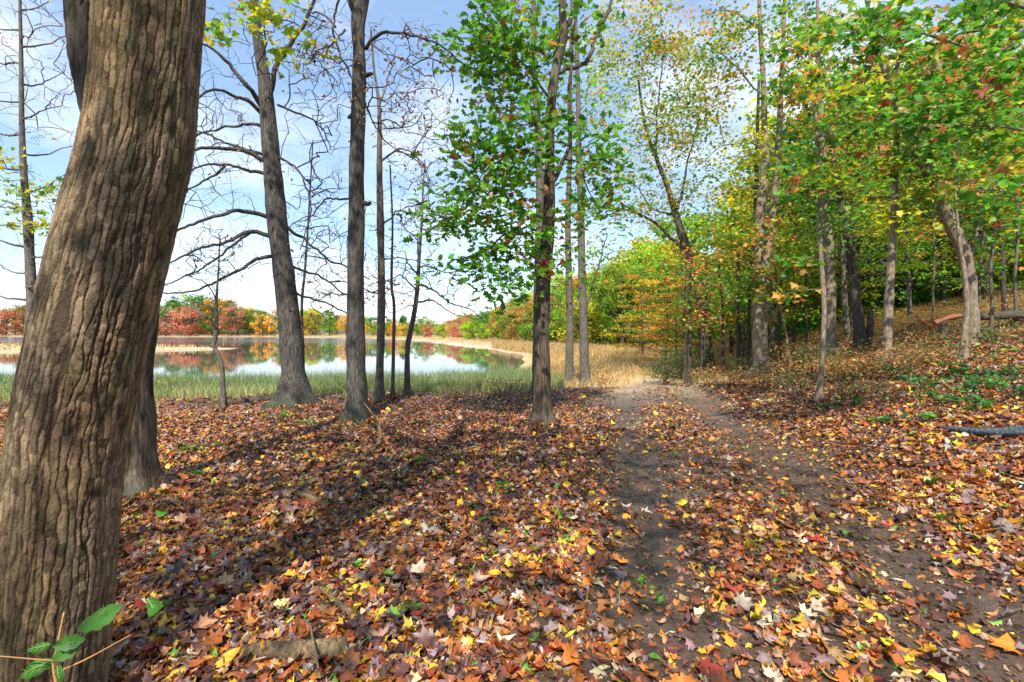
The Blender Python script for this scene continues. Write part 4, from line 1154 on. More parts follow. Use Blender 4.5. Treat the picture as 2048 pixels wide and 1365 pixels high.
HUE = {'deep green': (0.06, 0.14, 0.025), 'bright green': (0.12, 0.25, 0.022), 'yellow green': (0.25, 0.37, 0.03), 'golden yellow': (0.60, 0.43, 0.04), 'orange': (0.62, 0.27, 0.05),
       'salmon red': (0.50, 0.20, 0.14), 'rust': (0.40, 0.18, 0.06), 'olive': (0.20, 0.21, 0.03), 'yellow': (0.54, 0.48, 0.035), 'fresh green': (0.08, 0.24, 0.03)}
HUE = {k: tuple(min(0.8, c * (1.15 if k in ('yellow', 'golden yellow') else 1.5)) for c in v) for k, v in HUE.items()}
made = []


def plant_copy(pr, x, y, sc, hue, name, cat, group, zs=1.0, parts=True, r=rng):
    tm, cm = pr
    z = float(terr(x, y))
    root = empty(name, (x, y, z), None, cat, group)
    root.rotation_euler = (0, 0, r.uniform(0, 6.283)); root.scale = (sc, sc, sc * zs)
    t = link('trunk', tm, root); c = link('crown', cm, root)
    h = np.array(HUE[hue]) * np.exp(r.normal(0, 0.10, 3)) * np.exp(r.normal(0, 0.12))
    c.color = (*np.clip(h, 0.005, 0.9), 1); t.color = (1, 1, 1, 1)
    made.append((root, hue, x, y, sc))
    return root


# -------------------------------------------------- along the far shore
r = np.random.default_rng(71)
cand = []
spots = []
xs = r.uniform(-190, 60, 26000); ys = r.uniform(36, 235, 26000)
sds = land_sd(xs, ys)
pxs = 1024 + xs / ys * F
spit_d = poly_sd(SPIT, xs, ys)
ok = (sds > 9) & (spit_d > 12) & (pxs > -60) & (pxs < 1370) & (ys > 45) & (poly_sd(LAKE, xs, ys) > 9)
ok &= (sds < 48) | (pxs > 1000)
# keep the golden marsh open in front of the right-hand shore
lim = np.interp(pxs, [700, 900, 1000, 1100, 1200, 1300, 1370], [110, 92, 74, 62, 54, 47, 42])
ok &= ys > lim
ok &= ys < lim + np.interp(pxs, [0, 700, 1000, 1300], [90, 70, 50, 40])
order = np.argsort(ys[ok])
cx, cy, cp = xs[ok][order], ys[ok][order], pxs[ok][order]
for x, y, p_ in zip(cx, cy, cp):
    md = (4.2 if p_ < 900 else 3.1) + 0.012 * y
    if all((x - a) ** 2 + (y - b_) ** 2 > md * md for a, b_, _ in spots):
        spots.append((x, y, p_))
# at most four ranks deep as seen from the path
cols_ = {}
keep = []
for x, y, p_ in spots:
    k = int(p_ // 16)
    cols_[k] = cols_.get(k, 0) + 1
    if cols_[k] <= (4 if p_ < 880 else 6): keep.append((x, y, p_, cols_[k]))
print('far trees', len(keep))


def shore_hue(p_, rank):
    u = r.random()
    if p_ < 300:
        return ['deep green', 'olive', 'deep green', 'salmon red', 'rust'][int(u * 5)]
    if p_ < 470:
        if rank == 1: return 'salmon red' if u < 0.5 else ['deep green', 'golden yellow', 'bright green'][int(u * 30) % 3]
        return ['deep green', 'salmon red', 'golden yellow', 'bright green', 'yellow green'][int(u * 5)]
    if p_ < 560:
        return ['golden yellow', 'orange', 'golden yellow', 'deep green', 'bright green'][int(u * 5)] if rank < 3 else ['deep green', 'salmon red', 'bright green'][int(u * 3)]
    if p_ < 760:
        return ['orange', 'golden yellow', 'deep green', 'olive', 'bright green', 'salmon red', 'golden yellow', 'bright green', 'yellow green'][int(u * 9)]
    if p_ < 930:
        return ['salmon red', 'bright green', 'orange', 'golden yellow', 'bright green', 'deep green', 'salmon red', 'yellow green'][int(u * 8)]
    if p_ < 1120:
        return ['orange', 'bright green', 'yellow green', 'bright green', 'yellow green', 'fresh green', 'rust', 'yellow green'][int(u * 8)]
    return ['yellow green', 'bright green', 'yellow green', 'fresh green', 'orange', 'yellow green', 'bright green', 'yellow'][int(u * 8)]


G_SHORE = 'autumn trees along the far shore'
for x, y, p_, rank in keep:
    hue = shore_hue(p_, rank)
    # crown tops follow the tree line of the photograph
    top = np.interp(p_, [-60, 40, 300, 420, 520, 620, 760, 900, 960, 1050, 1130, 1220, 1300, 1370], [600, 607, 606, 598, 612, 622, 634, 642, 632, 604, 580, 552, 520, 480])
    z = float(terr(x, y))
    hmax = (CH + (HZ - top) * y / F - z)
    hwant = hmax * ((0.74 if p_ < 900 else 0.80) + 0.09 * min(rank, 4)) * r.uniform(0.88, 1.12) * 1.13
    hwant = max(hwant, 3.0)
    low = rank == 1 and (r.random() < 0.55 or hwant < 6)
    pr = shrubby[int(r.integers(3))] if low else (pine[int(r.integers(2))] if hue == 'deep green' and r.random() < 0.2 else broad[int(r.integers(6))])
    sc = hwant / (5.5 if low else 11.5)
    plant_copy(pr, x, y, sc * (0.8 if low else 1), hue, 'shore_tree', 'tree', G_SHORE, r.uniform(0.92, 1.08), r=r)

# -------------------------------------------------- the wood behind the slope
G_WOOD = 'leafy trees in the wood behind the slope'
r = np.random.default_rng(81)
spots2 = []
tries = 0
while len(spots2) < 82 and tries < 20000:
    tries += 1
    y = r.uniform(15.5, 46); p_ = r.uniform(1370, 2330)
    x = (p_ - 1024) / F * y
    if p_ < 1490 and y < 24: continue
    if p_ < 1680 and y < 20: continue
    md = 1.7 + 0.03 * y
    if all((x - a) ** 2 + (y - b_) ** 2 > md * md for a, b_, _ in spots2):
        spots2.append((x, y, p_))
for x, y, p_ in spots2:
    u = r.random()
    if p_ < 1480: hue = ['orange', 'fresh green', 'yellow green', 'bright green', 'bright green', 'yellow green'][int(u * 6)]
    elif p_ < 1620: hue = ['yellow green', 'fresh green', 'yellow', 'bright green', 'orange', 'yellow green'][int(u * 6)]
    elif p_ < 1760: hue = ['fresh green', 'yellow green', 'deep green', 'yellow', 'bright green'][int(u * 5)]
    else: hue = ['yellow', 'yellow green', 'fresh green', 'fresh green', 'yellow green', 'bright green', 'orange'][int(u * 7)]
    zt = float(terr(x, y))
    # keep the sky window open left of the forked trunk
    top = np.interp(p_, [1370, 1450, 1500, 1560, 1700, 2300], [450, 390, 300, 120, 40, -60])
    hm = CH + (HZ - top) * y / F - zt
    h = hm * r.uniform(0.55, 1.0)
    if r.random() < 0.35: h = min(h, r.uniform(3.5, 6.5))
    if y > 30 and p_ > 1500 and r.random() < 0.6:
        pr = broad[int(r.integers(6))]; sc = h / 11.5
    else:
        k = int(r.integers(6)); pr = tier[k]; sc = np.clip(h / [8, 9.5, 11, 7, 12, 6][k], 0.55, 1.6)
    plant_copy(pr, x, y, sc, hue, 'wood_tree', 'tree', G_WOOD, 1.0, r=r)
spots3 = []
for _ in range(4000):
    y = r.uniform(23, 46); p_ = r.uniform(1510, 2120); x = (p_ - 1024) / F * y
    if all((x - a) ** 2 + (y - b_) ** 2 > 9 for a, b_ in spots3): spots3.append((x, y))
    if len(spots3) >= 80: break
for x, y in spots3:
    hue = ['yellow', 'yellow green', 'bright green', 'fresh green', 'fresh green', 'yellow green'][int(r.integers(6))]
    plant_copy(shrubby[int(r.integers(3))], x, y, r.uniform(0.6, 1.0), hue, 'wood_bush', 'bush', 'leafy bushes deep in the wood', r=r)
# the orange and gold maples that hang over the end of the track
for (p_, y, h, hue, k) in [(1285, 34, 6.2, 'golden yellow', 3), (1330, 28, 5.4, 'yellow green', 5), (1352, 24, 4.4, 'orange', 3), (1398, 24, 5.0, 'yellow green', 0), (1300, 40, 5.0, 'orange', 5), (1375, 31, 6.6, 'yellow', 1), (1330, 46, 9, 'yellow green', 2)]:
    x = (p_ - 1024) / F * y
    plant_copy(tier[k], x, y, h / [8, 9.5, 11, 7, 12, 6][k], hue, 'wood_tree', 'tree', 'maples at the end of the track', 1.0, r=r)


# labels that say which one: colour, height beside its neighbours, and what it stands by
def near_words(px):
    marks = [(40, 'the slim lakeside tree'), (330, 'the massive leaning trunk'), (440, 'the small crooked sapling'), (580, 'the stout flared tree'), (713, 'the mossy footed trunk'), (760, 'the slim grey trunk'), (828, 'the wavy limbed sapling'),
             (1085, 'the brown barked oak'), (1155, 'the close pair of trunks'), (1415, 'the leaning gold tree'), (1522, 'the forked mottled trunk'), (1642, 'the pale bare sapling'), (1722, 'the dark leaning trunk'),
             (1776, 'the straight grey pole'), (1935, 'the heavy curving trunk'), (2020, 'the fallen log'), (2200, 'the open slope')]
    return min(marks, key=lambda m_: abs(m_[0] - px))


from collections import defaultdict
bucket = defaultdict(list)
for root, hue, x, y, sc in made:
    px = 1024 + x / y * F
    mk = near_words(px)
    bucket[(root['group'], hue, mk[1])].append((px, y, root, sc))
ORD = ['first', 'second', 'third', 'fourth', 'fifth', 'sixth', 'seventh', 'eighth', 'ninth', 'tenth', 'eleventh', 'twelfth', 'thirteenth', 'fourteenth', 'fifteenth', 'sixteenth', 'seventeenth', 'eighteenth', 'nineteenth', 'twentieth']
for (g, hue, mk), lst in bucket.items():
    lst.sort(key=lambda q: q[0])
    place = {'maples at the end of the track': 'at track end', 'autumn trees along the far shore': 'across the water', 'leafy trees in the wood behind the slope': 'in the wood', 'leafy bushes deep in the wood': 'deep in the wood'}.get(g, 'at the end of the track')
    for i, (px, y, root, sc) in enumerate(lst):
        if len(lst) == 1:
            kd = root['category']; root['label'] = f'{hue} {kd} {place}, the only one seen by {mk}'
        else:
            kd = root['category']; root['label'] = f'{hue} {kd} {place}, {ORD[min(i, 19)]} from the lake by {mk}' if 'shore' not in g else f'{hue} {kd} {place}, {ORD[min(i, 19)]} counting rightwards by {mk}'

# -------------------------------------------------- shrubs and seedlings
def shrub(name, px, py, h, w, n, palette, size, label, cat='shrub', group=None, stems=5, tmpl=T_OVAL, seed=0, d=None, bark='bark_dark', per=9):
    b_ = ground_at(px, py) if d is None else np.array([(px - 1024) / F * d, d, float(terr((px - 1024) / F * d, d))])
    T = Tree(seed + 900)
    for k in range(stems):
        a = T.r.uniform(0, 6.283); L = T.r.uniform(0.5, 0.95)
        q = b_ + np.array([np.cos(a) * w * 0.3 * L, np.sin(a) * w * 0.3 * L, h * L])
        T.line([b_ + [0.03 * np.cos(a), 0.03 * np.sin(a), -0.05], (b_ + q) / 2 + [0, 0, h * 0.1], q], [0.006 + 0.004 * h, 0.005 + 0.002 * h, 0.003], 'trunk', 0.08, 0.004, 6)
    lf = crown(T, [(b_ + [0, 0, h * 0.62], (w * 0.5, w * 0.5, h * 0.42), n)], per, 0.5 * min(w, h) * 0.35, size, tmpl, palette, 0.4)
    root = empty(name, b_, label, cat, group)
    link('stems', tubes_mesh('stems', [(p, q, s) for p, q, s, _ in T.fixed] + T.chains(0.002, 0.4, 0.012), M[bark], b_), root)
    link('leaves', mesh_np('leaves', lf[0] - b_, lf[1], M['leaf'], lf[2]), root)
    return root


DULLG = [(4, (0.09, 0.16, 0.05)), (3, (0.14, 0.20, 0.07)), (2, (0.05, 0.11, 0.03)), (1, (0.30, 0.28, 0.10))]
TANF = [(4, (0.42, 0.27, 0.12)), (3, (0.50, 0.30, 0.10)), (2, (0.30, 0.20, 0.08)), (1, (0.28, 0.30, 0.08)), (1, (0.48, 0.18, 0.07))]
shrub('shrub', 1362, 758, 1.35, 2.0, 150, DULLG, 0.09, 'rounded dull green shrub at the end of the track', seed=1)
shrub('shrub', 1330, 770, 0.8, 1.9, 90, DULLG, 0.085, 'low green bush spreading onto the golden marsh beside the rounded shrub', seed=2)
shrub('shrub', 1412, 768, 0.55, 1.4, 34, TANF, 0.07, 'tan brush at the foot of the leaning gold tree', seed=3)
shrub('shrub', 1465, 772, 0.55, 1.6, 40, TANF, 0.07, 'tan and orange brush between the leaning gold tree and the forked trunk', seed=4)
shrub('shrub', 1560, 770, 0.6, 1.5, 40, TANF, 0.07, 'tan brush past the foot of the forked mottled trunk', seed=5)
shrub('shrub', 1515, 785, 0.45, 1.2, 30, TANF, 0.06, 'low brown brush in front of the forked mottled trunk', seed=6)
shrub('shrub', 1600, 790, 0.5, 1.2, 30, DULLG, 0.06, 'small green brush beside the pale bare sapling', seed=7)
shrub('shrub', 1700, 735, 0.5, 1.4, 30, TANF, 0.06, 'brown twiggy brush at the foot of the dark leaning trunk', seed=8)
shrub('shrub', 1845, 712, 0.5, 1.5, 34, TANF, 0.06, 'brown brush on the slope between the grey pole and the heavy trunk', seed=9)
shrub('shrub', 1862, 670, 0.4, 0.7, 16, PAL_RED, 0.07, 'small crimson bush under the torn end of the fallen log', seed=10)
shrub('shrub', 1985, 690, 0.4, 1.0, 26, DULLG, 0.06, 'green bush beyond the heavy curving trunk', seed=11)
shrub('shrub', 1700, 795, 0.4, 1.3, 30, DULLG, 0.05, 'grey green brush past the pale bare sapling', seed=12)
shrub('shrub', 1010, 795, 0.5, 1.6, 34, [(3, (0.30, 0.07, 0.05)), (3, (0.18, 0.16, 0.06)), (2, (0.3, 0.2, 0.08))], 0.05, 'reddish brush at the edge of the reeds beside the oak', seed=13)
shrub('shrub', 920, 800, 0.45, 1.4, 30, [(3, (0.24, 0.17, 0.07)), (2, (0.14, 0.17, 0.06))], 0.05, 'brown brush at the edge of the reeds', seed=14)
shrub('shrub', 345, 790, 0.7, 0.8, 24, PAL_YEL, 0.05, 'yellow leaved bush in the reeds by the massive leaning trunk', seed=15)
shrub('shrub', 1200, 775, 0.35, 0.8, 20, TANF, 0.06, 'brown tuft at the foot of the close pair of trunks', seed=16)

for k, (px, py, h, w, pal, lab) in enumerate([(1500, 752, 0.7, 1.3, DULLG, 'green brush touching the lake side of the forked mottled trunk'), (1440, 752, 0.7, 1.2, TANF, 'tall tan brush beside the dark saplings'), (1590, 752, 0.8, 1.5, TANF, 'tall rusty brush past the forked mottled trunk'),
        (1630, 745, 0.7, 1.2, DULLG, 'green brush behind the pale bare sapling'), (1680, 760, 0.5, 1.3, TANF, 'low rusty brush below the straight tan trunk'), (1750, 760, 0.5, 1.4, TANF, 'low rusty brush below the straight grey pole'), (1820, 740, 0.5, 1.4, TANF, 'rusty brush beside the dead forked twig')]):
    shrub('shrub', px, py, h, w, 70, pal, 0.06, lab, seed=20 + k, stems=8)
LUSH = [(4, (0.03, 0.16, 0.05)), (3, (0.05, 0.24, 0.05)), (2, (0.10, 0.34, 0.05)), (0.6, (0.4, 0.4, 0.04))]
seeds = [(1880, 815, 0.22, 0.45, 'broad leaved seedling in the middle of the slope'), (1945, 790, 0.3, 0.7, 'dark green seedling patch above the blue grey log'), (2010, 800, 0.32, 0.7, 'dense dark seedling clump nearest the edge above the blue grey log'),
         (2035, 770, 0.3, 0.6, 'seedling clump high on the slope at the edge'), (1960, 830, 0.22, 0.5, 'low seedling just above the blue grey log'), (1850, 780, 0.25, 0.6, 'low green seedlings under the grey pole tree'),
         (1655, 820, 0.15, 0.35, 'flat green seedling by the foot of the pale bare sapling'), (1712, 815, 0.15, 0.3, 'small green seedling beside a fallen twig on the slope'), (1775, 850, 0.14, 0.4, 'blue green seedling above a yellow leaf patch'),
         (1840, 850, 0.15, 0.35, 'small seedling short of the blue grey log'), (1800, 760, 0.25, 0.7, 'ragged green patch in front of the grey pole tree'), (1905, 755, 0.25, 0.7, 'ragged green patch in front of the heavy curving trunk'),
         (560, 838, 0.14, 0.7, 'light green seedlings in the leaves before the stout flared tree'), (620, 850, 0.14, 0.6, 'yellow green seedlings between the stout flared tree and the mossy footed trunk'), (395, 905, 0.14, 0.5, 'green seedlings in leaf litter beyond the massive trunk'),
         (365, 960, 0.12, 0.4, 'green weed beside the root of the half hidden trunk'), (845, 930, 0.10, 0.35, 'dark green weed in the middle of the leaf litter'), (1120, 1045, 0.10, 0.2, 'yellow green seedling beside the wheel rut'), (1000, 985, 0.09, 0.3, 'grassy weed past the middle of the litter'),
         (770, 1040, 0.06, 0.12, 'single upright yellow green leaf sprout in the litter'), (1290, 1190, 0.07, 0.3, 'green tuft in the strip between the wheel ruts')]
for k, (px, py, h, w, lab) in enumerate(seeds):
    pal = LUSH if px > 1640 else [(3, (0.10, 0.30, 0.04)), (2, (0.25, 0.38, 0.04)), (1, (0.5, 0.45, 0.04))]
    shrub('seedling', px, py, h, w, max(4, int(22 * w)), pal, 0.075 if px > 1640 else 0.05, lab, 'seedling', 'green seedlings on the forest floor', 3, T_OVAL, 50 + k, bark='bark_dark', per=5)

# the bright oak seedling in the near corner
bx, by = -1.30, 1.52
b_ = np.array([bx, by, float(terr(bx, by))])
root = empty('oak_seedling', b_, 'bright green oak seedling with lobed leaves growing at the foot of the massive trunk', 'seedling')
tip = P(128, 1225, 1.55)
stem, sr = smooth_path([b_ - [0, 0, 0.03], P(112, 1365, 1.53), P(116, 1290, 1.54), tip], [0.005, 0.004, 0.0035, 0.002], 0.02)
s2, sr2 = smooth_path([P(112, 1345, 1.53), P(170, 1320, 1.53), P(262, 1270, 1.56)], [0.003, 0.0025, 0.0012], 0.02)
s3, sr3 = smooth_path([P(114, 1322, 1.53), P(60, 1318, 1.5), P(-10, 1312, 1.46)], [0.0025, 0.002, 0.0015], 0.02)
mt, nt, out = new_mat('young_stem')
bs = nd(nt, 'ShaderNodeBsdfPrincipled'); bs.inputs['Base Color'].default_value = (0.45, 0.22, 0.07, 1); bs.inputs['Roughness'].default_value = 0.6
nt.links.new(bs.outputs[0], out.inputs['Surface']); M['stem'] = mt
T_WAVY = fan([(0, 0), (0.05, 0.06), (0.16, 0.14), (0.21, 0.22), (0.19, 0.30), (0.27, 0.40), (0.29, 0.48), (0.24, 0.56), (0.27, 0.66), (0.22, 0.76), (0.13, 0.84), (0.10, 0.92), (0, 1.0)])
link('stem', tubes_mesh('stem', [(stem, sr, 8), (s2, sr2, 6), (s3, sr3, 6)], M['stem'], b_), root)
mt, nt, out = new_mat('leaf_vein')
bs = nd(nt, 'ShaderNodeBsdfPrincipled'); bs.inputs['Base Color'].default_value = (0.20, 0.34, 0.07, 1); bs.inputs['Roughness'].default_value = 0.5
nt.links.new(bs.outputs[0], out.inputs['Surface']); M['vein'] = mt
lr = np.random.default_rng(7)
for (ax, ay, tx, ty, wid) in [(112, 1288, 40, 1302, 0.8), (116, 1292, 163, 1280, 0.7), (113, 1315, 18, 1362, 0.9), (114, 1318, 150, 1290, 0.6), (114, 1325, 120, 1372, 0.8), (172, 1270, 225, 1198, 0.75), (290, 1190, 322, 1240, 0.6)]:
    A_, B_ = P(ax, ay, 1.53), P(tx, ty, 1.50)
    f = B_ - A_; L = np.linalg.norm(f); f /= L
    n_ = np.array([0.1, -0.75, 0.6]) + lr.normal(0, 0.2, 3)
    V, Tt, C = leaves(((A_ + B_) / 2)[None], n_[None], f[None], np.array([L * 0.74]), T_WAVY, np.array([[0.055, 0.20, 0.02]]), 0.3, lr)
    lo = link('leaf', mesh_np('leaf', V - b_, Tt, M['leaf'], C, smooth=True), root)
    nn = n_ / np.linalg.norm(n_); ce = V[-1]
    ribs = [(np.array([ce - f * L * 0.33, ce + nn * 0.002, ce + f * L * 0.27]), np.array([0.0014, 0.0010, 0.0004]), 5)]
    sd_ = np.cross(f, nn)
    for t_ in (-0.22, -0.05, 0.12):
        for s_ in (-1, 1):
            ribs.append((np.array([ce + f * L * t_ + nn * 0.0015, ce + f * L * (t_ + 0.10) + s_ * sd_ * L * 0.11 + nn * 0.004]), np.array([0.0006, 0.0003]), 4))
    link('vein', tubes_mesh('vein', ribs, M['vein'], b_), lo)

# -------------------------------------------------- fallen logs, sticks
def log(name, pts, rad, mat, label, cat='log', sides=18, rough=0.12, seed=0):
    p, q = smooth_path(pts, rad, 0.03)
    q = q * (1 + rough * (N2(np.arange(len(q)) * 0.13, np.full(len(q), seed * 7.1)) - 0.5) * 2)
    V, Q, T_ = tube(p, q, sides)
    k = len(p) * sides
    c = np.repeat(p, sides, 0)
    an = np.tile(np.arange(sides), len(p))
    V[:k] = c + (V[:k] - c) * (1 + rough * (N2(an * 0.9 + seed, np.repeat(np.arange(len(p)), sides) * 0.12) - 0.5))[:, None]
    b0 = np.array(p[0])
    o = link(name, mesh_np(name, V - b0, [Q, T_], M[mat], smooth=True))
    o.location = b0
    return tag(o, label, cat)


def G(px, py, up=0.02):
    g = ground_at(px, py); g[2] += up
    return g


log('log', [P(1962, 634, 10.6), P(2000, 632, 10.6), P(2060, 628, 10.8), P(2250, 615, 11.5)], [0.085, 0.09, 0.10, 0.12], 'bark_dark', 'dark fallen log resting high across the slope behind the heavy curving trunk', seed=1)
log('log', [P(1868, 646, 9.9), P(1900, 636, 9.9), P(1950, 629, 9.95)], [0.035, 0.06, 0.065], 'wood_red', 'torn reddish splintered log end lying on a stump beside the heavy curving trunk', seed=2, rough=0.5)
g = ground_at(1888, 680)
log('stump', [g - [0, 0, 0.1], g + [0, 0, 0.15], P(1886, 648, g[1])], [0.11, 0.085, 0.075], 'bark_smooth', 'short pale stump holding up the torn reddish log end', 'stump', seed=3)
log('log', [G(1880, 862, 0.03), G(1930, 872, 0.05), G(1990, 878, 0.06), G(2060, 880, 0.07), G(2160, 878, 0.07)], [0.02, 0.034, 0.044, 0.052, 0.058], 'wood_wet', 'wet blue grey log lying in leaves and green seedlings on the slope', seed=4)
log('log', [G(455, 1318, 0.02), G(520, 1322, 0.035), G(600, 1322, 0.04), G(690, 1318, 0.045)], [0.022, 0.034, 0.04, 0.042], 'wood_old', 'broken half buried log with rough bark lying in the leaves nearest the eye', seed=5, rough=0.3)
log('stick', [G(640, 1188, 0.03), G(668, 1215, 0.035), G(702, 1246, 0.04)], [0.010, 0.016, 0.017], 'wood_old', 'short grey green broken stick in the leaves', 'stick', seed=6)
log('stick', [G(600, 1262, 0.02), G(640, 1240, 0.02), G(672, 1222, 0.02)], [0.012, 0.013, 0.012], 'bark_dark', 'dark stick crossing under the grey green broken stick', 'stick', seed=7)
log('stick', [G(598, 994, 0.03), G(620, 1006, 0.04), G(652, 1022, 0.04)], [0.022, 0.024, 0.022], 'wood_old', 'short thick stick end lying in the litter beyond the forked branch', 'stick', seed=8)
log('branch', [G(728, 850, 0.35), G(742, 852, 0.22), G(757, 868, 0.12), G(762, 884, 0.06), G(752, 902, 0.05), G(725, 920, 0.04), G(690, 934, 0.04), G(640, 950, 0.04), G(590, 968, 0.03), G(540, 985, 0.03), G(480, 1004, 0.03)],
    [0.008, 0.012, 0.017, 0.022, 0.024, 0.022, 0.02, 0.018, 0.015, 0.012, 0.008], 'wood_old', 'long curved fallen branch snaking from the mossy trunk through the leaves', 'branch', seed=9)
log('stick', [G(1888, 942, 0.02), G(1960, 922, 0.03), G(2060, 896, 0.04)], [0.008, 0.014, 0.018], 'wood_old', 'straight brown stick lying below the blue grey log', 'stick', seed=10)
log('log', [G(385, 815, 0.03), G(450, 812, 0.05), G(520, 806, 0.07), G(556, 803, 0.10)], [0.03, 0.045, 0.06, 0.075], 'bark_dark', 'rotting log lying at the reed edge beside the stout flared tree', seed=11)
log('stick', [G(760, 1153, 0.01), G(850, 1160, 0.015), G(960, 1163, 0.015), G(1060, 1156, 0.01)], [0.003, 0.005, 0.005, 0.003], 'bark_dark', 'thin dark twig lying across the middle of the litter', 'stick', seed=12, sides=6)
log('stick', [G(1180, 1357, 0.01), G(1250, 1349, 0.02), G(1330, 1350, 0.02)], [0.004, 0.007, 0.006], 'bark_brown', 'brown twig at the edge of the muddy rut nearest the eye', 'stick', seed=13, sides=6)
log('stick', [G(620, 1300, 0.12), G(628, 1340, 0.10), G(640, 1400, 0.08)], [0.004, 0.006, 0.006], 'wood_old', 'pale twig leaning on the broken half buried log', 'stick', seed=14, sides=6)
log('stick', [G(1655, 812, 0.03), G(1690, 808, 0.04), G(1720, 806, 0.04)], [0.012, 0.016, 0.010], 'wood_wet', 'grey stick beside the foot of the pale bare sapling', 'stick', seed=15)
log('stick', [G(1745, 705, 0.1), G(1790, 690, 0.25), G(1830, 678, 0.4)], [0.03, 0.03, 0.02], 'bark_dark', 'dark broken bough leaning behind the straight grey pole', 'stick', seed=16)
log('stick', [G(1828, 812, 0.0), G(1836, 770, 0.3) * 0 + P(1836, 780, ground_at(1828, 812)[1]), P(1820, 762, ground_at(1828, 812)[1]), P(1832, 725, ground_at(1828, 812)[1])], [0.006, 0.006, 0.006, 0.003], 'bark_pale', 'dead pale forked twig standing on the slope', 'stick', seed=17, sides=6)

# -------------------------------------------------- rail fence far across the water
fb = np.array([(-71.5, 166.0), (-61.5, 168.0)])
fz = float(terr(-66, 167))
root = empty('rail_fence', (fb[0][0], fb[0][1], fz), 'pale wooden rail fence across the water beside the stout flared tree', 'fence')
for k in range(5):
    q = fb[0] + (fb[1] - fb[0]) * k / 4
    link('post', tubes_mesh('post', [(np.array([(q[0], q[1], fz - 0.3), (q[0], q[1], fz + 1.6)]), np.array([0.16, 0.14]), 8)], M['fence_wood'], np.array([fb[0][0], fb[0][1], fz])), root)
for hgt in (0.55, 1.3):
    link('rail', tubes_mesh('rail', [(np.array([(fb[0][0], fb[0][1] - 0.2, fz + hgt), (fb[1][0], fb[1][1] - 0.2, fz + hgt)]), np.array([0.12, 0.12]), 6)], M['fence_wood'], np.array([fb[0][0], fb[0][1], fz])), root)

# a few leaves large enough to single out
for k, (px, py, s, tmpl, c, lab, tiltx) in enumerate([
        (1143, 860, 0.13, T_OVAL, (0.75, 0.66, 0.52), 'large pale cream leaf propped up past the foot of the oak', 0.9),
        (768, 1042, 0.075, T_OVAL, (0.55, 0.58, 0.04), 'round lemon yellow leaf standing up in the litter', 0.9),
        (563, 1222, 0.11, T_MAPLE, (0.75, 0.60, 0.25), 'pale cream maple leaf lying before the grey green stick', 0.3),
        (440, 1128, 0.085, T_OVAL, (0.45, 0.09, 0.12), 'pointed rose red leaf in the litter by the massive trunk', 0.2),
        (455, 1340, 0.12, T_OVAL, (0.70, 0.38, 0.04), 'big amber leaf lying across the broken half buried log', 0.5),
        (1610, 1265, 0.09, T_STAR, (0.72, 0.22, 0.04), 'bright orange leaf lying in the pale patch of the track', 0.2),
        (2020, 1305, 0.13, T_MAPLE, (0.68, 0.24, 0.03), 'large orange maple leaf in the near corner of the track', 0.25),
        (1155, 1165, 0.10, T_MAPLE, (0.72, 0.58, 0.34), 'tan maple leaf at the edge of the muddy rut', 0.2)]):
    g = G(px, py, 0.045)
    V, Tt, C = leaves(np.zeros((1, 3)), np.array([[0.1, -tiltx, 1.0]]), np.array([[0.5, 0.6, 0.3]]), np.array([s]), tmpl, np.array([c]), 0.2, np.random.default_rng(k + 3))
    o = link('fallen_leaf', mesh_np('fallen_leaf', V, Tt, M['litter'], C, smooth=True)); o.location = g
    tag(o, lab, 'leaf', 'single leaves lying on the ground')

# ================================================================== LEAF LITTER, GRASS
LIT = [(7, (0.36, 0.105, 0.026)), (6, (0.25, 0.078, 0.03)), (7, (0.13, 0.06, 0.05)), (2, (0.07, 0.04, 0.03)), (3.2, (0.54, 0.20, 0.035)), (2.0, (0.64, 0.34, 0.03)), (1.2, (0.68, 0.50, 0.045)), (0.8, (0.40, 0.055, 0.035)), (3.0, (0.48, 0.28, 0.165)), (3.2, (0.27, 0.19, 0.19)), (0.6, (0.14, 0.32, 0.045)), (1.2, (0.62, 0.50, 0.36))]
LITY = [(4, (0.66, 0.44, 0.045)), (3, (0.60, 0.25, 0.03)), (4, (0.40, 0.12, 0.03)), (2, (0.47, 0.29, 0.12))]
LITF = [(5, (0.34, 0.14, 0.065)), (4, (0.26, 0.115, 0.075)), (4, (0.16, 0.09, 0.08)), (2, (0.27, 0.19, 0.19)), (2, (0.46, 0.22, 0.08)), (0.8, (0.52, 0.38, 0.09)), (1.5, (0.44, 0.32, 0.24))]
r = np.random.default_rng(5)


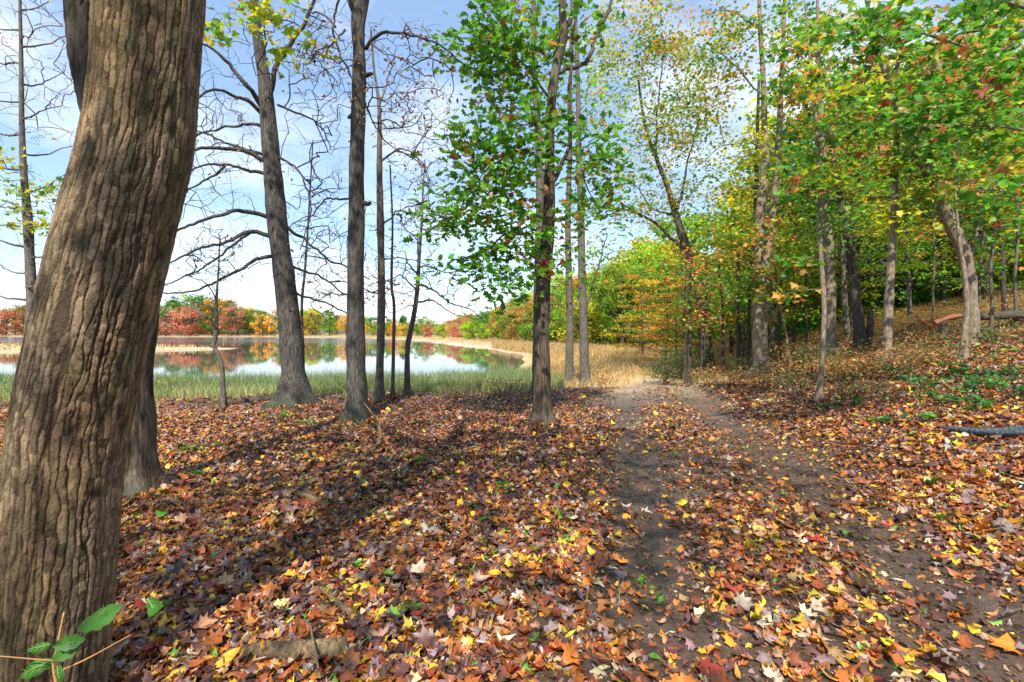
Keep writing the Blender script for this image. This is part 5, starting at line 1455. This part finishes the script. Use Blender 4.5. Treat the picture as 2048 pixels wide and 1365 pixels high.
def litter(n, y0, y1, size, tmpl, pw=1.0, zlift=0.03, curl=0.34, tilt=0.33, crumbs=False, xy=None, wide=2.2):
    n = int(n * (1 + wide / (1.16 * 0.667 * (y0 + y1))))
    """leaves spread evenly over the ground of the view between two distances"""
    y = np.sqrt(r.uniform(y0 ** 2, y1 ** 2, n)); x = r.uniform(-1, 1, n) * (1.16 * y + wide)
    if xy is not None: x, y = xy
    # thin out in the ruts, at the reed edge and beyond the wood floor
    rt = np.clip(rut(x, y), 0, 1); onp = np.exp(-((x - path_x(y)) / 1.35) ** 4)
    patch = fbm2(x, y, 0.8, 55)
    dens = (1 - 0.92 * rt * sstep(0.24, 0.48, patch + 0.08)) * (1 - 0.42 * onp)
    s = x - xp(y)
    dens *= 1 - sstep(11.3, 13.8, y - 0.12 * np.clip(x, -20, 10)) * (1 - sstep(-3, 0.5, s))
    dens *= 0.65 + 0.5 * sstep(0.3, 0.6, fbm2(x, y, 0.5, 5))
    if crumbs: dens = 0.25 + 0.5 * onp
    dens *= 1 - 0.22 * onp * (1 - sstep(3.5, 5.0, y))
    if xy is not None: dens = np.ones(n)
    k = r.random(n) < dens
    x, y = x[k], y[k]; n = len(x)
    e = 0.03
    z = terr(x, y); gxn = (terr(x + e, y) - z) / e; gyn = (terr(x, y + e) - z) / e
    pos = np.stack([x, y, z + 0.012 + r.random(n) ** 1.5 * zlift], -1)
    nrm = np.stack([-gxn, -gyn, np.ones(n)], -1) + r.normal(0, tilt, (n, 3)) * [1, 1, 0.2]
    a = r.uniform(0, 6.283, n)
    fwd = np.stack([np.cos(a), np.sin(a), r.normal(0, 0.2, n)], -1); fwd /= np.linalg.norm(fwd, axis=1, keepdims=True)
    col = pick(n, LIT, r, 0.16)
    yl = sstep(0.52, 0.72, fbm2(x, y, 0.35, 88)) * 0.45 + 0.22 * np.exp(-((x + 3.2) / 1.8) ** 2 - ((y - 5.5) / 2.0) ** 2)
    m_ = r.random(n) < yl * 0.6; col[m_] = pick(int(m_.sum()), LITY, r, 0.16)
    fz_ = 0.08 + 0.72 * sstep(4.5, 11, y); m_ = r.random(n) < fz_ * 0.8; col[m_] = pick(int(m_.sum()), LITF, r, 0.16)
    if crumbs: pos[:, 2] += 0.012; col = pick(n, [(4, (0.16, 0.09, 0.05)), (3, (0.09, 0.06, 0.045)), (2, (0.30, 0.18, 0.09)), (1, (0.42, 0.22, 0.06))], r, 0.2)
    sz = size * np.clip(np.exp(r.normal(0, 0.33, n)), 0.45, 1.9)
    return leaves(pos, nrm, fwd, sz, tmpl, col, curl, r)


def drifts():
    """leaves banked up against the feet of the near trunks"""
    out_ = []
    for _ in range(3):
        X_, Y_ = [], []
        for (bx_, by_, rr_) in BASES:
            if by_ > 15: continue
            n_ = int(26 + 300 * rr_)
            a_ = r.uniform(0, 6.283, n_); q_ = rr_ * 1.25 + np.abs(r.normal(0, 0.11, n_))
            X_.append(bx_ + np.cos(a_) * q_); Y_.append(by_ + np.sin(a_) * q_)
        out_.append((np.concatenate(X_), np.concatenate(Y_)))
    return out_


lit = [litter(10000, 0.3, 4.2, 0.068, T_MAPLE), litter(10000, 0.3, 4.2, 0.066, T_OAK, curl=0.5), litter(11000, 0.3, 4.2, 0.052, T_OVAL, curl=0.45), litter(16000, 0.3, 4.2, 0.052, T_TORN, curl=0.6, tilt=0.45), litter(8000, 0.3, 4.2, 0.055, T_LONG, curl=0.5),
       litter(30000, 3.8, 9.5, 0.064, T_STAR), litter(30000, 3.8, 9.5, 0.056, T_OVAL, curl=0.45), litter(32000, 3.8, 9.5, 0.056, T_TORN, curl=0.6, tilt=0.45), litter(70000, 9.0, 17, 0.075, T_RHOMB, zlift=0.04), litter(26000, 15, 32, 0.13, T_RHOMB, zlift=0.06),
       *[litter(len(q[0]), 0, 1, 0.065, tm_, zlift=0.07, curl=0.5, tilt=0.6, xy=q, wide=0) for q, tm_ in zip(drifts(), (T_STAR, T_TORN, T_OVAL))],
       litter(60000, 1.2, 7.0, 0.024, T_RHOMB, zlift=0.006, crumbs=True)]
V, Tt, C = join(lit)
o = link('fallen_leaves', mesh_np('fallen_leaves', V, Tt, M['litter'], C * 0.95)); tag(o, kind='stuff')
print('litter tris', len(Tt))


def blades(x, y, h, w, lean, c0, c1):
    """curved grass blades: two quads and a tip, base colour c0, tip colour c1"""
    n = len(x)
    z = terr(x, y)
    a = r.uniform(0, 6.283, n); dx, dy = np.cos(a), np.sin(a)
    ln = lean * h * np.abs(r.normal(0.6, 0.5, n))
    b = r.uniform(0, 6.283, n); sx_, sy_ = np.cos(b) * w * 0.5, np.sin(b) * w * 0.5
    V = np.zeros((n, 5, 3)); C = np.zeros((n, 5, 3))
    for k, (t, ww) in enumerate([(0, 1), (0, -1), (0.55, 0.75), (0.55, -0.75), (1, 0)]):
        V[:, k, 0] = x + dx * ln * t * t + sx_ * ww; V[:, k, 1] = y + dy * ln * t * t + sy_ * ww; V[:, k, 2] = z - 0.03 + h * t * (1 - 0.15 * t * lean)
        C[:, k] = c0 * (1 - t) + c1 * t
    T_ = np.array([(0, 1, 3), (0, 3, 2), (2, 3, 4)])
    return V.reshape(-1, 3), (T_[None] + (np.arange(n) * 5)[:, None, None]).reshape(-1, 3), C.reshape(-1, 3)


def spread(n, y0, y1, p0, p1):
    y = np.sqrt(r.uniform(y0 ** 2, y1 ** 2, n)); p_ = r.uniform(p0, p1, n)
    return (p_ - 1024) / F * y, y


# green reeds along the near shore
x, y = spread(120000, 10.6, 25, -150, 1130)
yy = y - 0.12 * np.clip(x, -20, 10)
sd = land_sd(x, y)
den = sstep(10.8, 13.0, yy + 1.2 * (fbm2(x, y, 0.5, 3) - 0.5)) * sstep(-1.0, 0.6, sd) * (1 - sstep(-0.2, 2.6, x)) * (0.55 + 0.6 * sstep(0.35, 0.65, fbm2(x, y, 0.6, 44)))
k = r.random(len(x)) < den; x, y, yy = x[k], y[k], yy[k]
n = len(x)
far = sstep(12.5, 17.5, yy)[:, None]
h = (0.27 + 0.20 * far[:, 0]) * np.exp(r.normal(0, 0.26, n)) * (0.55 + 0.85 * fbm2(x, y, 0.8, 19))
gcol = np.array([0.17, 0.30, 0.09]) * (1 - far) + np.array([0.09, 0.21, 0.10]) * far
dry = (r.random(n) < 0.35 - 0.2 * far[:, 0])[:, None]
tipc = np.where(dry, np.array([0.42, 0.38, 0.18]), gcol) * np.exp(r.normal(0, 0.2, (n, 1)))
basec = np.where(dry, np.array([0.52, 0.42, 0.22]), np.array([0.28, 0.32, 0.13])) * np.exp(r.normal(0, 0.2, (n, 1)))
V, Tt, C = blades(x, y, h, 0.016, 0.55, basec, tipc)
o = link('reeds', mesh_np('reeds', V, Tt, M['grass'], C)); tag(o, kind='stuff')
print('reeds', n)

# golden dry grass on the marsh
x, y = spread(150000, 13.5, 75, 985, 1480)
s = x - xp(y); sd = land_sd(x, y)
k = (sd > 0.8) & (r.random(len(x)) < (0.35 + 0.65 * sstep(17, 24, y)) * (1 - sstep(-1.0, 2.0, s)) * (1 - 0.93 * np.exp(-((x - path_x(y) - 0.3) / 1.5) ** 4) * (1 - sstep(20, 24, y))) * (0.25 + 0.9 * sstep(0.30, 0.6, fbm2(x, y, 0.25, 66))))
x, y = x[k], y[k]; n = len(x)
h = (0.28 + 0.22 * sstep(25, 45, y)) * np.exp(r.normal(0, 0.28, n))
c = pick(n, [(5, (0.52, 0.37, 0.17)), (3, (0.44, 0.30, 0.12)), (2, (0.58, 0.45, 0.25)), (1.0, (0.30, 0.29, 0.11))], r, 0.12)
V, Tt, C = blades(x, y, h, 0.022 + 0.0007 * y, 0.8, c * 0.9, c)
o = link('dry_grass', mesh_np('dry_grass', V, Tt, M['grass'], C)); tag(o, kind='stuff')
print('dry grass', n)

# pale grass along the far bank and on the spit
x, y = spread(60000, 45, 175, -100, 1100)
sd = land_sd(x, y); sp = poly_sd(SPIT, x, y)
k = ((sd > 2.2) & (sd < 11)) & (r.random(len(x)) < 0.75)
x, y = x[k], y[k]; n = len(x)
c = pick(n, [(4, (0.58, 0.44, 0.22)), (2, (0.50, 0.42, 0.20)), (1, (0.35, 0.36, 0.16))], r, 0.12)
V, Tt, C = blades(x, y, 0.42 * np.exp(r.normal(0, 0.25, n)), 0.10, 0.6, c * 0.9, c)
o = link('bank_grass', mesh_np('bank_grass', V, Tt, M['grass'], C)); tag(o, kind='stuff')

# low brown and green undergrowth over the slope and at the wood edge
x, y = spread(150000, 4.3, 26, 1330, 2300)
s = x - xp(y)
k = r.random(len(x)) < sstep(0.5, 2.4, s - 0.6 * (1 - sstep(4.5, 7, y))) * (0.15 + 0.9 * sstep(0.36, 0.56, fbm2(x, y, 0.55, 23))) * (0.45 + 0.55 * sstep(6, 9, y))
x, y = x[k], y[k]; n = len(x)
z = terr(x, y)
hh = r.random(n) ** 1.3 * (0.26 + 0.22 * sstep(6.5, 9, y))
pos = np.stack([x, y, z + 0.03 + hh], -1)
a = r.uniform(0, 6.283, n)
fwd = np.stack([np.cos(a), np.sin(a), r.normal(0.1, 0.4, n)], -1); fwd /= np.linalg.norm(fwd, axis=1, keepdims=True)
g_ = np.maximum(sstep(0.42, 0.60, fbm2(x, y, 0.5, 61)), 0.7 * (1 - sstep(9, 12, y))) * (1 - sstep(10, 15, y) * 0.6)
col = pick(n, TANF, r, 0.2); m_ = r.random(n) < g_ * 0.9; col[m_] = pick(int(m_.sum()), LUSH + [(3, (0.10, 0.16, 0.05))], r, 0.2)
V, Tt, C = leaves(pos, np.array([0, 0, 1.0]) + r.normal(0, 0.45, (n, 3)), fwd, 0.048 * np.exp(r.normal(0, 0.3, n)), T_OVAL, col, 0.25, r)
V2, T2, C2 = blades(x[::2], y[::2], hh[::2] + 0.06, 0.006, 0.6, np.array([0.16, 0.10, 0.05]) * np.ones((len(x[::2]), 1)), np.array([0.26, 0.17, 0.08]) * np.ones((len(x[::2]), 1)))
V, Tt, C = join([(V, Tt, C), (V2, T2, C2)])
o = link('undergrowth', mesh_np('undergrowth', V, Tt, M['leaf'], C)); tag(o, kind='stuff')

# small grass tufts at the litter's edge and between the ruts
x, y = spread(44000, 2.2, 13.5, -100, 1600)
k = r.random(len(x)) < 0.95 * sstep(0.55, 0.70, fbm2(x, y, 0.9, 91)) * (0.16 + 0.84 * sstep(7.5, 12, y)) * (1 - 0.7 * np.clip(rut(x, y), 0, 1))
x, y = x[k], y[k]; n = len(x)
c = pick(n, [(3, (0.16, 0.24, 0.06)), (2, (0.10, 0.20, 0.06)), (2, (0.35, 0.30, 0.12))], r, 0.2)
V, Tt, C = blades(x, y, 0.10 * np.exp(r.normal(0, 0.35, n)), 0.006, 0.9, c * 0.9, c)
o = link('grass', mesh_np('grass', V, Tt, M['grass'], C)); tag(o, kind='stuff')
# moss skirts at the foot of the mossy trunk
x0, y0 = t3.location.x, t3.location.y
a = r.uniform(0, 6.283, 2600); q = 0.20 + np.abs(r.normal(0, 0.16, 2600))
x, y = x0 + np.cos(a) * q - 0.05, y0 + np.sin(a) * q
c = pick(2600, [(3, (0.05, 0.15, 0.02)), (2, (0.09, 0.22, 0.03))], r, 0.2)
V, Tt, C = blades(x, y, 0.07 * np.exp(r.normal(0, 0.3, 2600)), 0.012, 0.8, c * 0.8, c)
link('moss', mesh_np('moss', V - np.array(t3.location), Tt, M['grass'], C), t3)

# ================================================================== LIGHT, SKY, CAMERA
SUN_EL = math.radians(50); SUN_AZ = math.radians(186)   # compass bearing from +Y, clockwise: behind, to the right
S = np.array([math.sin(SUN_AZ) * math.cos(SUN_EL), math.cos(SUN_AZ) * math.cos(SUN_EL), math.sin(SUN_EL)])
from mathutils import Vector
sl = bpy.data.lights.new('sun', 'SUN'); sl.energy = 3.2; sl.angle = math.radians(0.8); sl.color = (1.0, 0.93, 0.82)
so = bpy.data.objects.new('sun', sl); COL.objects.link(so)
so.rotation_euler = Vector(-S).to_track_quat('-Z', 'Y').to_euler()
so.location = tuple(S * 60)
w = bpy.data.worlds.new('World'); scene.world = w; w.use_nodes = True
nt = w.node_tree
for n_ in list(nt.nodes): nt.nodes.remove(n_)
out = nt.nodes.new('ShaderNodeOutputWorld'); bg = nt.nodes.new('ShaderNodeBackground')
sky = nt.nodes.new('ShaderNodeTexSky'); sky.sky_type = 'NISHITA'; sky.sun_disc = False
sky.sun_elevation = SUN_EL; sky.sun_rotation = SUN_AZ; sky.air_density = 1.0; sky.dust_density = 0.15; sky.ozone_density = 1.0
tc = nt.nodes.new('ShaderNodeTexCoord')
mp = nt.nodes.new('ShaderNodeMapping'); mp.inputs['Scale'].default_value = (1.0, 1.0, 2.4)
nt.links.new(tc.outputs['Generated'], mp.inputs[0])
cn = nt.nodes.new('ShaderNodeTexNoise'); cn.inputs['Scale'].default_value = 3.0; cn.inputs['Detail'].default_value = 7; cn.inputs['Roughness'].default_value = 0.55
nt.links.new(mp.outputs[0], cn.inputs['Vector'])
cr = ramp(nt, [(0.45, (0, 0, 0)), (0.66, (1, 1, 1))]); nt.links.new(cn.outputs['Fac'], cr.inputs['Fac'])
fm = nt.nodes.new('ShaderNodeMath'); fm.operation = 'MULTIPLY'; fm.inputs[1].default_value = 0.7; nt.links.new(cr.outputs['Color'], fm.inputs[0])
veil = mix(nt, 'MIX', 0.48, sky.outputs[0], (1.35, 2.05, 3.1))   # a thin high veil evens the sky out
c = mix(nt, 'MIX', fm.outputs[0], veil, (4.3, 4.5, 4.8))
nt.links.new(c, bg.inputs['Color']); bg.inputs['Strength'].default_value = 0.115
nt.links.new(bg.outputs[0], out.inputs['Surface'])

cam = bpy.data.cameras.new('camera'); cam.sensor_width = 36; cam.lens = F / 2048 * 36
cam.shift_y = -(682.5 - HZ) / 2048; cam.clip_start = 0.05; cam.clip_end = 6000
co = bpy.data.objects.new('camera', cam); COL.objects.link(co)
co.location = (0, 0, CH); co.rotation_euler = (math.radians(90), 0, 0)
scene.camera = co
scene.view_settings.view_transform = 'Standard'; scene.view_settings.look = 'None'
scene.view_settings.exposure = 1.42; scene.view_settings.gamma = 1
cy = scene.cycles
cy.max_bounces = 7; cy.diffuse_bounces = 4; cy.glossy_bounces = 2; cy.transmission_bounces = 4; cy.transparent_max_bounces = 6
cy.use_denoising = True
cy.sample_clamp_indirect = 8
scene.render.use_persistent_data = False
